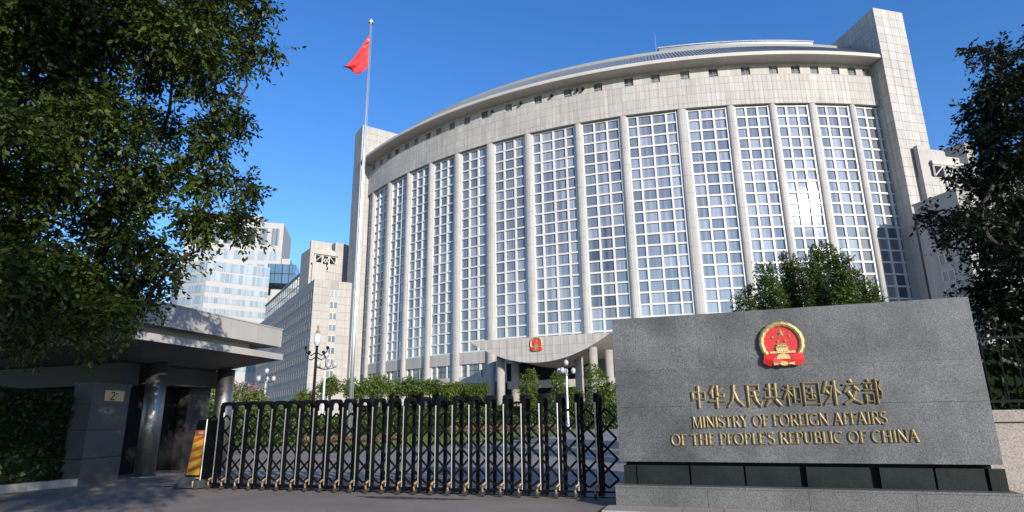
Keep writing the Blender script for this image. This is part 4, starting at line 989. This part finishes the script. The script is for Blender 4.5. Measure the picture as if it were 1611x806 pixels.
lamp_ornate(492, 50, zat(493, 520, at(492, 640, 50)), 'black ornate lamp with scroll arms and one lantern near the flagpole')
lamp_cluster(508, 62, zat(508, 560, at(508, 640, 62)), 'lamp with a cluster of white globes beside the ornate black lamp')
lamp_cluster(415, 80, zat(415, 585, at(415, 640, 80)), 'globe lamp just right of the guardhouse canopy end', 4)
lamp_cluster(893, 70, zat(893, 572, at(893, 640, 70)), 'globe lamp in front of the curved entrance canopy')

# ------------------------------------------------------------------ foliage
def np_mesh(name, V_, F_, m):
    me = bpy.data.meshes.new(name); nV, nF_ = len(V_), len(F_)
    me.vertices.add(nV); me.vertices.foreach_set('co', V_.astype(np.float32).ravel())
    k = F_.shape[1]; me.loops.add(nF_*k); me.loops.foreach_set('vertex_index', F_.astype(np.int32).ravel())
    me.polygons.add(nF_); me.polygons.foreach_set('loop_start', np.arange(0, nF_*k, k, dtype=np.int32))
    me.materials.append(m); me.update(calc_edges=True); me.validate(); return me
def nrm(a): return a/np.maximum(np.linalg.norm(a, axis=1, keepdims=True), 1e-6)
def sprays(centres, radii, counts, leaf, nleaf, tlen, droop=.3, shell=.55, outward=1.0, up=0., orient=None):
    """leafy twigs scattered through ellipsoids; returns leaf verts/faces and the twig segments"""
    LV_, TB, TD = [], [], []
    for c, r_, n in zip(centres, radii, counts):
        r_ = np.array(r_ if hasattr(r_, '__len__') else (r_, r_, r_*.85)); c = np.array(c)
        d = nrm(rng.normal(size=(n, 3))); rad = rng.uniform(0, 1, (n, 1))**.33*(1-shell)+shell*rng.uniform(.6, 1, (n, 1))
        rad = np.clip(rad, .1, 1.02)
        b = c+d*r_*rad
        t = d*outward+rng.normal(size=(n, 3))*.55; t[:, 2] += up-droop*rng.uniform(.2, 1.4, n)
        TB.append(b); TD.append(nrm(t)*tlen*rng.uniform(.5, 1.3, (n, 1)))
    B = np.concatenate(TB); T = np.concatenate(TD); n = len(B)
    side = nrm(np.cross(T, np.array([0, 0, 1.]))+rng.normal(size=(n, 3))*.15)
    allV = []
    for k in range(nleaf):
        f_ = (k+.5)/nleaf; sg_ = 1 if k % 2 else -1
        p = B+T*f_+np.array([0, 0, -1.])*(f_**2)*np.linalg.norm(T, axis=1, keepdims=True)*.25
        dirl = nrm(nrm(T)*.6+side*sg_*(.9 if k < nleaf-1 else .1)+rng.normal(size=(n, 3))*.38-np.array([0, 0, .25]))
        sz = leaf*rng.uniform(.6, 1.3, (n, 1)); wv = nrm(np.cross(dirl, rng.normal(size=(n, 3))+np.array([0, 0, 1.8])))*sz*.27
        allV.append(np.stack([p, p+dirl*sz*.45+wv, p+dirl*sz, p+dirl*sz*.5-wv], 1))
    Vv = np.concatenate(allV).reshape(-1, 3); F_ = np.arange(len(Vv)).reshape(-1, 4)
    return Vv, F_, B, T
def twig_mesh(mb, B, T, r_, every=1):
    for b, t in list(zip(B, T))[::every]:
        b = Vector(b); t = Vector(t); x = t.cross(Z); x = (x.normalized() if x.length > 1e-4 else Vector((1, 0, 0)))*r_
        e = b+t*.95-Z*t.length*.22
        mb.add([b-x, b+x, b+Z*r_, e], [(0, 1, 3), (1, 2, 3), (2, 0, 3)])
def tree(name, label, base, trunk_top, blobs, leaf, nleaf, tlen, m, trunk_r=.25, group=None, droop=.3, up=0., outward=1., density=1., twigs=True, limb_r=.09, shell=.55, cat='tree', cut=None, pads=0, flat=.4, padr=.45):
    base = Vector(base); t = thing(name, label, cat, base, group)
    tt = Vector(trunk_top); q = MB()
    mid = (base+tt)/2+Vector((random.uniform(-.15, .15), random.uniform(-.15, .15), 0))*trunk_r*4
    q.tube([base-Z*.05, base+Z*.25, mid, tt], [trunk_r*1.5, trunk_r*1.1, trunk_r*.9, trunk_r*.7], 10); part('trunk', q, bark_m, t)
    cs, rs, ns_ = [], [], []
    lb = MB()
    for c, r_, n in blobs: cs.append(tuple(c)); rs.append(r_); ns_.append(max(3, int(n*density)))
    if limb_r > 0:                      # limbs grow from blob to blob, thinning outwards
        pts_ = [tt]+[Vector(c) for c in cs]; par = {}; inn_ = [0]; out_ = list(range(1, len(pts_))); dist = {0: 0.}
        while out_:
            best = min(((dist[i]*.35+(pts_[i]-pts_[j]).length, i, j) for i in inn_ for j in out_)); _, i, j = best
            par[j] = i; dist[j] = dist[i]+(pts_[i]-pts_[j]).length; inn_.append(j); out_.remove(j)
        wgt = {i: 1 for i in range(len(pts_))}
        for j in reversed(inn_[1:]): wgt[par[j]] += wgt[j]
        for j in inn_[1:]:
            a_, b_ = pts_[par[j]], pts_[j]; L_ = (b_-a_).length; r0_ = limb_r*max(.10, min(1, (wgt[j]/len(pts_))**.65*1.8))
            m1 = a_*.66+b_*.34+Vector((random.uniform(-1, 1), random.uniform(-1, 1), random.uniform(0, 1.4)))*L_*.08; m2 = a_*.33+b_*.67+Vector((random.uniform(-1, 1), random.uniform(-1, 1), random.uniform(-.2, 1)))*L_*.08
            lb.tube([a_, m1, m2, b_], [r0_, r0_*.85, r0_*.65, r0_*.45], 6, cap=False)
    if pads:                            # foliage gathered in separate drooping pads with gaps between
        c2_, r2_, n2_ = [], [], []
        for c, r_, n in zip(cs, rs, ns_):
            rr = r_ if not hasattr(r_, '__len__') else r_[0]; kk = max(2, int(pads*min(1.6, rr)))
            for _ in range(kk):
                d = Vector(rng.normal(size=3)).normalized()*rr*rng.uniform(.15, .95); pr = rr*padr*rng.uniform(.6, 1.25)
                c2_.append(tuple(Vector(c)+Vector((d.x, d.y, d.z*.85)))); r2_.append((pr, pr, pr*flat)); n2_.append(max(3, int(n/kk)))
        cs, rs, ns_ = c2_, r2_, n2_
    Vv, F_, B, T = sprays(cs, rs, ns_, leaf, nleaf, tlen, droop, shell=shell, up=up, outward=outward)
    if cut is not None:
        cen_ = Vv.reshape(-1, 4, 3)[:, 0]; keep = cut(cen_); Vv = Vv.reshape(-1, 4, 3)[keep].reshape(-1, 3); F_ = np.arange(len(Vv)).reshape(-1, 4)
    if twigs: twig_mesh(lb, B, T, max(.004, leaf*.05), 2)
    if lb.f: part('limbs', lb, bark_m, t)
    me = np_mesh('crown', Vv, F_, m); place('crown', me, t)
    return t
def pblobs(L_, D, dens):
    """blob list surveyed as (x, y, r) on the photograph, at distance D with some spread in depth"""
    out = []
    for b in L_:
        x, y, r_ = b[:3]; dd = (b[3] if len(b) > 3 else D+random.uniform(-1.2, 1.2)); p = at(x, y, dd); s_ = r_/F0*(p-CAM).length
        out.append((p, s_, dens*r_*r_/1000))
    return out
# big tree overhanging from the left
L1 = [(40, 40, 110), (150, 30, 100), (250, 40, 80), (330, 15, 60), (395, 5, 34), (385, 68, 34), (420, 72, 18), (330, 85, 50), (270, 110, 48), (180, 120, 75), (60, 150, 100), (340, 150, 28), (385, 105, 20), (370, 192, 30), (320, 205, 34),
      (258, 205, 45), (170, 225, 75), (60, 270, 90), (250, 280, 55), (330, 290, 40), (385, 292, 26), (330, 240, 26), (310, 340, 40), (365, 335, 32), (405, 362, 18), (405, 300, 16), (180, 330, 75), (60, 390, 90), (150, 430, 65), (240, 375, 45), (280, 410, 26), (312, 395, 16),
      (225, 435, 34), (30, 470, 60), (120, 490, 50), (195, 478, 30), (228, 478, 16), (60, 525, 34), (150, 525, 24), (195, 510, 16), (-60, 200, 120), (-60, 400, 100), (-40, -40, 100), (150, -70, 90), (330, -60, 60)]
over = [(Vector(p), r_, 150*r_*r_) for p, r_ in (((-11, 5.5, 8.5), 1.6), ((-13.5, 8, 8.2), 1.8), ((-8, 3.4, 9.4), 1.6), ((-10, 1.5, 8.2), 1.7), ((-6, 1.0, 9.6), 1.6), ((-14, 3, 7.6), 1.8), ((-15.5, 6.5, 7.0), 1.7), ((-4.4, 3.2, 10.2), 1.3), ((-12.5, -.5, 9), 1.8), ((-8, 6.2, 11.2), 1.5))]  # unseen boughs added above the view to darken the guardhouse
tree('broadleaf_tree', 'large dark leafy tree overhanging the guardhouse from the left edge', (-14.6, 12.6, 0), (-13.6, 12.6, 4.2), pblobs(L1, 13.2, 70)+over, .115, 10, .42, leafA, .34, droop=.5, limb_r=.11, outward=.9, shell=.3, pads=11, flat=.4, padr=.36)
L2 = [(1580, 78, 22), (1545, 78, 15), (1520, 80, 9), (1600, 120, 40), (1560, 135, 24), (1548, 183, 16), (1520, 187, 9), (1585, 195, 42), (1560, 240, 18), (1545, 250, 8), (1595, 270, 50), (1562, 285, 20), (1545, 296, 9), (1600, 350, 60), (1545, 345, 28), (1500, 343, 20), (1465, 340, 14), (1450, 335, 9),
      (1500, 370, 13), (1475, 385, 8), (1550, 400, 34), (1600, 430, 60), (1548, 450, 24), (1560, 490, 30), (1600, 510, 40), (1585, 545, 16), (1660, 150, 80), (1680, 300, 90), (1680, 450, 80)]
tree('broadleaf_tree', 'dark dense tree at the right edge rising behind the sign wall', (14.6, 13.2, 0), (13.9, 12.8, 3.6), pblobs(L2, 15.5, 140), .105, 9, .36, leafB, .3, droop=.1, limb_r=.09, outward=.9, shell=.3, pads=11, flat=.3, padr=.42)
# conifers behind the sign wall
def spire(px, pyt, D, hw, n=7, lean=0):
    top_ = at(px, pyt, D); zt_ = top_.z; out = []
    for k in range(n):
        f_ = k/(n-1); z = zt_-.15-f_*3.3; w_ = hw*(.22+.78*f_)
        out.append((Vector((top_.x, top_.y+random.uniform(-.3, .3), z)), (w_*.8, w_*.8, .42), int(210*(.35+f_))))
    return out
cx_ = [(('bushy conifer at the left of the clump behind the sign wall'), [(1160, 478, .5), (1178, 462, .5), (1197, 428, .55), (1214, 425, .5)]), ('pale tipped conifer second in the clump behind the sign wall', [(1233, 410, .55), (1250, 412, .6), (1240, 440, .7)]),
       ('tallest conifer in the clump behind the sign wall', [(1275, 400, .5), (1291, 392, .7), (1283, 425, .8)]), ('dark upright conifer right of the tallest one behind the sign wall', [(1313, 395, .6), (1325, 415, .6)]), ('low spreading conifer at the right end of the clump behind the sign wall', [(1347, 432, .55), (1364, 446, .5), (1382, 460, .3)])]
for k, (lb_, sps) in enumerate(cx_):
    D = 25+(k % 3)*1.5; bl = []
    for (x, y, hw) in sps: bl += spire(x, y, D, hw*1.25)
    bx = at(sps[len(sps)//2][0], 600, D)
    tree('conifer_tree', lb_, (bx.x, bx.y, 0), (bx.x, bx.y, zat(sps[0][0], 500, bx)), bl, .10, 7, .34, leafC, .14, 'conifers behind the sign wall', droop=0., up=.5, limb_r=.03, outward=.7, shell=.2, twigs=False)
# row of small trees before the building
random.seed(11)
rowt = [(478, 612, 22), (521, 592, 19), (560, 594, 22), (600, 590, 25), (640, 592, 22), (676, 596, 20), (716, 600, 24), (752, 603, 16)]
rl = ['leftmost small round tree in the row before the curved building', 'small tree in the row just left of the flagpole', 'small tree in the row just right of the flagpole', 'widest flat topped tree of the low row', 'bright green small tree fifth in the low row', 'narrow small tree under the fifth window grid', 'loose dull green small tree second from the right in the row', 'small thin tree at the right end of the low row']
for (x, y, r_), lb_ in zip(rowt, rl):
    D = 88+random.uniform(-4, 4); c_ = at(x, y+r_*.7, D); sc = (c_-CAM).length/F0
    bl = [(c_+Vector((random.uniform(-1, 1)*r_*.55*sc, random.uniform(-1, 1)*.8, random.uniform(-.5, .4)*r_*sc*.7)), (r_*.5*sc, r_*.5*sc, r_*.36*sc), 75) for _ in range(7)]
    tree('garden_tree', lb_, (c_.x, c_.y, 0), (c_.x, c_.y, c_.z-.8), bl, .30, 6, .6, leafD, .16, 'small trees before the curved building', limb_r=.06, twigs=False)
for (x, y, r_, h_), lb_ in zip([(830, 585, 17, 52), (877, 587, 14, 44), (905, 612, 14, 22), (938, 577, 19, 50), (958, 605, 15, 32)], ['pale green upright bush in front of the canopy columns at left', 'pale green upright bush below the canopy middle', 'low bush beside the white globe lamp', 'taller dark bush near the left edge of the sign wall', 'small bush half hidden by the sign wall edge']):
    D = 80; c_ = at(x, y, D); sc = (c_-CAM).length/F0; bl = []
    for k in range(6):
        f_ = k/5; bl.append((c_-Z*(r_*.3+f_*h_*.75)*sc+Vector((random.uniform(-.3, .3)*r_*sc, 0, 0)), (r_*(.35+.55*math.sin(f_*2.6+.3))*sc, r_*.6*sc, r_*.4*sc), 70))
    tree('bush', lb_, (c_.x, c_.y, 0), (c_.x, c_.y, c_.z-h_*.6*sc), bl, .26, 6, .5, leafD, .1, 'bushes before the entrance canopy', limb_r=.04, twigs=False, up=.5, droop=0, cat='bush')
# hedges
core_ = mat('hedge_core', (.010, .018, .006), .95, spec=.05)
def hedge(label, P0, P1, wd, z0, z1, m, dens, leaf=.2, name='hedge', cat='hedge', **kw):
    P0 = Vector(P0); P1 = Vector(P1); P0.z = P1.z = 0; L_ = (P1-P0).length; U = (P1-P0).normalized(); Nn = Vector((-U.y, U.x, 0)); n = int(dens*L_*(z1-z0))
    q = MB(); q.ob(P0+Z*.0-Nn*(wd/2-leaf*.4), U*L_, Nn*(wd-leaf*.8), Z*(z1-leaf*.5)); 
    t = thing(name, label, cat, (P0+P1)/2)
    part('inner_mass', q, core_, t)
    s = rng.uniform(0, L_, n); h_ = rng.uniform(z0, z1, n)+0.; v_ = rng.choice([-1, 1], n)*wd/2*rng.uniform(.8, 1.05, n)
    nt_ = n//2; s = np.r_[s, rng.uniform(0, L_, nt_)]; h_ = np.r_[h_, z1+rng.normal(0, .05, nt_)]; v_ = np.r_[v_, rng.uniform(-wd/2, wd/2, nt_)]
    h_ = h_+.10*(z1-z0)*np.sin(s*.8)*(h_ > z1*.8)
    C_ = np.array(P0)+np.outer(s, np.array(U))+np.outer(v_, np.array(Nn))+np.outer(h_, [0, 0, 1.])
    d = nrm(rng.normal(size=(len(C_), 3))+np.array([0, 0, .4])); e = nrm(np.cross(d, rng.normal(size=(len(C_), 3)))); sz = leaf*rng.uniform(.6, 1.3, (len(C_), 1))
    Vv = np.stack([C_-d*sz*.5, C_+e*sz*.3, C_+d*sz*.5, C_-e*sz*.3], 1).reshape(-1, 3)
    place('foliage', np_mesh('foliage', Vv, np.arange(len(Vv)).reshape(-1, 4), m), t, kind='stuff')
    return t
def atg(x, D): p = at(x, 650, D); p.z = 0; return p
hedge('long clipped green hedge across the forecourt before the entrance', atg(560, 95), atg(1010, 78), 2.0, 0, 3.1, leafH, 130, .28)
hedge('lower clipped hedge seen through the middle of the gate', atg(420, 62), atg(700, 64), 1.6, 0, 1.9, leafH, 160, .22)
hedge('tall dark hedge behind the left part of the gate', atg(280, 34), atg(470, 44), 1.6, 0, 2.2, leafH, 240, .17)
hedge('low bright hedge left of the gate beyond the steel column', atg(268, 26), atg(345, 29), 1.4, 0, 1.0, leafD, 160, .14)
hedge('dark planting behind the kerb at the lower left', (-13.6, 9.6, 0), (-11.6, 15.9, 0), 1.2, .0, 2.35, leafB, 620, .14)
hedge('black shrubbery behind the iron fence at right', wp(5.9, 0, 2.6), wp(16, 0, 3.4), 1.6, 0, 2.35, leafB, 700, .16)
# lawn and flower strips
for (nm_, pts, m, z) in (('lawn', [(500, 30), (860, 48), (905, 74), (420, 56)], grass_m, .008),):
    q = MB(); P = [atg(x, D) for x, D in pts]; q.add([p+Z*z for p in P], [(0, 1, 2, 3)]); place(nm_, q.mesh(nm_, m), None, kind='structure')
def strip_leaves(name, label, cat, pts, n, leaf, m, h):
    P = [np.array(atg(x, D)) for x, D in pts]; a_ = rng.uniform(0, 1, (n, 1)); b_ = rng.uniform(0, 1, (n, 1))
    C_ = (P[0]*(1-a_)+P[1]*a_)*(1-b_)+(P[3]*(1-a_)+P[2]*a_)*b_; C_[:, 2] = rng.uniform(0, h, n)
    d = nrm(rng.normal(size=(n, 3))+np.array([0, 0, .8])); e = nrm(np.cross(d, rng.normal(size=(n, 3)))); sz = leaf*rng.uniform(.6, 1.3, (n, 1))
    Vv = np.stack([C_, C_+d*sz*.5+e*sz*.3, C_+d*sz, C_+d*sz*.5-e*sz*.3], 1).reshape(-1, 3)
    o = place(name, np_mesh(name, Vv, np.arange(len(Vv)).reshape(-1, 4), m), None, label=label, category=cat, kind='stuff')
strip_leaves('flower_bed', 'strip of red and orange flowers before the hedge', 'flowers', [(560, 66), (880, 66), (880, 72), (560, 70)], 9000, .3, leafR, .5)
strip_leaves('flower_bed', 'nearer band of red flowers left of the middle of the gate', 'flowers', [(480, 40), (640, 42), (640, 46), (480, 43)], 4000, .2, leafR, .35)
strip_leaves('grass', 'short green lawn grass behind the gate', 'grass', [(500, 30), (860, 48), (905, 74), (420, 56)], 26000, .16, grass_m, .06)
# greenery behind the guardhouse
tree('blossom_tree', 'pink flowering shrub between the guardhouse columns and the gate', at(395, 700, 60).xy.to_3d(), at(395, 620, 60), [(at(x, y, 60), s_, 120) for x, y, s_ in ((385, 615, .9), (402, 622, .8), (375, 628, .8))], .2, 6, .4, leafP, .1, twigs=False, limb_r=.03)
tree('garden_tree', 'round green tree seen below the guardhouse canopy', atg(320, 48), at(320, 625, 48), [(at(x, y, 48), s_, 260) for x, y, s_ in ((300, 600, 1.6), (330, 608, 1.4), (375, 628, 1.1), (290, 628, 1.3), (345, 630, 1.2), (400, 632, .8))], .18, 7, .5, leafD, .16, twigs=False, limb_r=.05)
tree('broadleaf_tree', 'lighter green tree behind the guardhouse roof at far left', (-21, 24, 0), (-21, 24, 4), [(at(x, y, 31), s_, 420) for x, y, s_ in ((10, 470, 1.9), (60, 480, 1.5), (100, 500, 1.2), (30, 520, 1.6), (80, 530, 1.2), (140, 520, .8))], .13, 8, .5, leafD, .22, twigs=False, limb_r=.07)
# street trees behind the viewer, on the near side of the road: they dapple the left foreground
random.seed(5)
stb = []
for k in range(20):
    x = random.uniform(-7.0, 2.2); y = random.uniform(-6.5, -.9); z = random.uniform(5.9, 9.4)
    stb.append(((x, y, z), random.uniform(1.1, 1.7), 170))
tree('street_tree', 'leafy roadside tree standing on the near side of the road', (-.8, -6.2, 0), (-.9, -5.6, 5.6), stb, .14, 9, .6, leafA, .3, limb_r=.14, twigs=False)
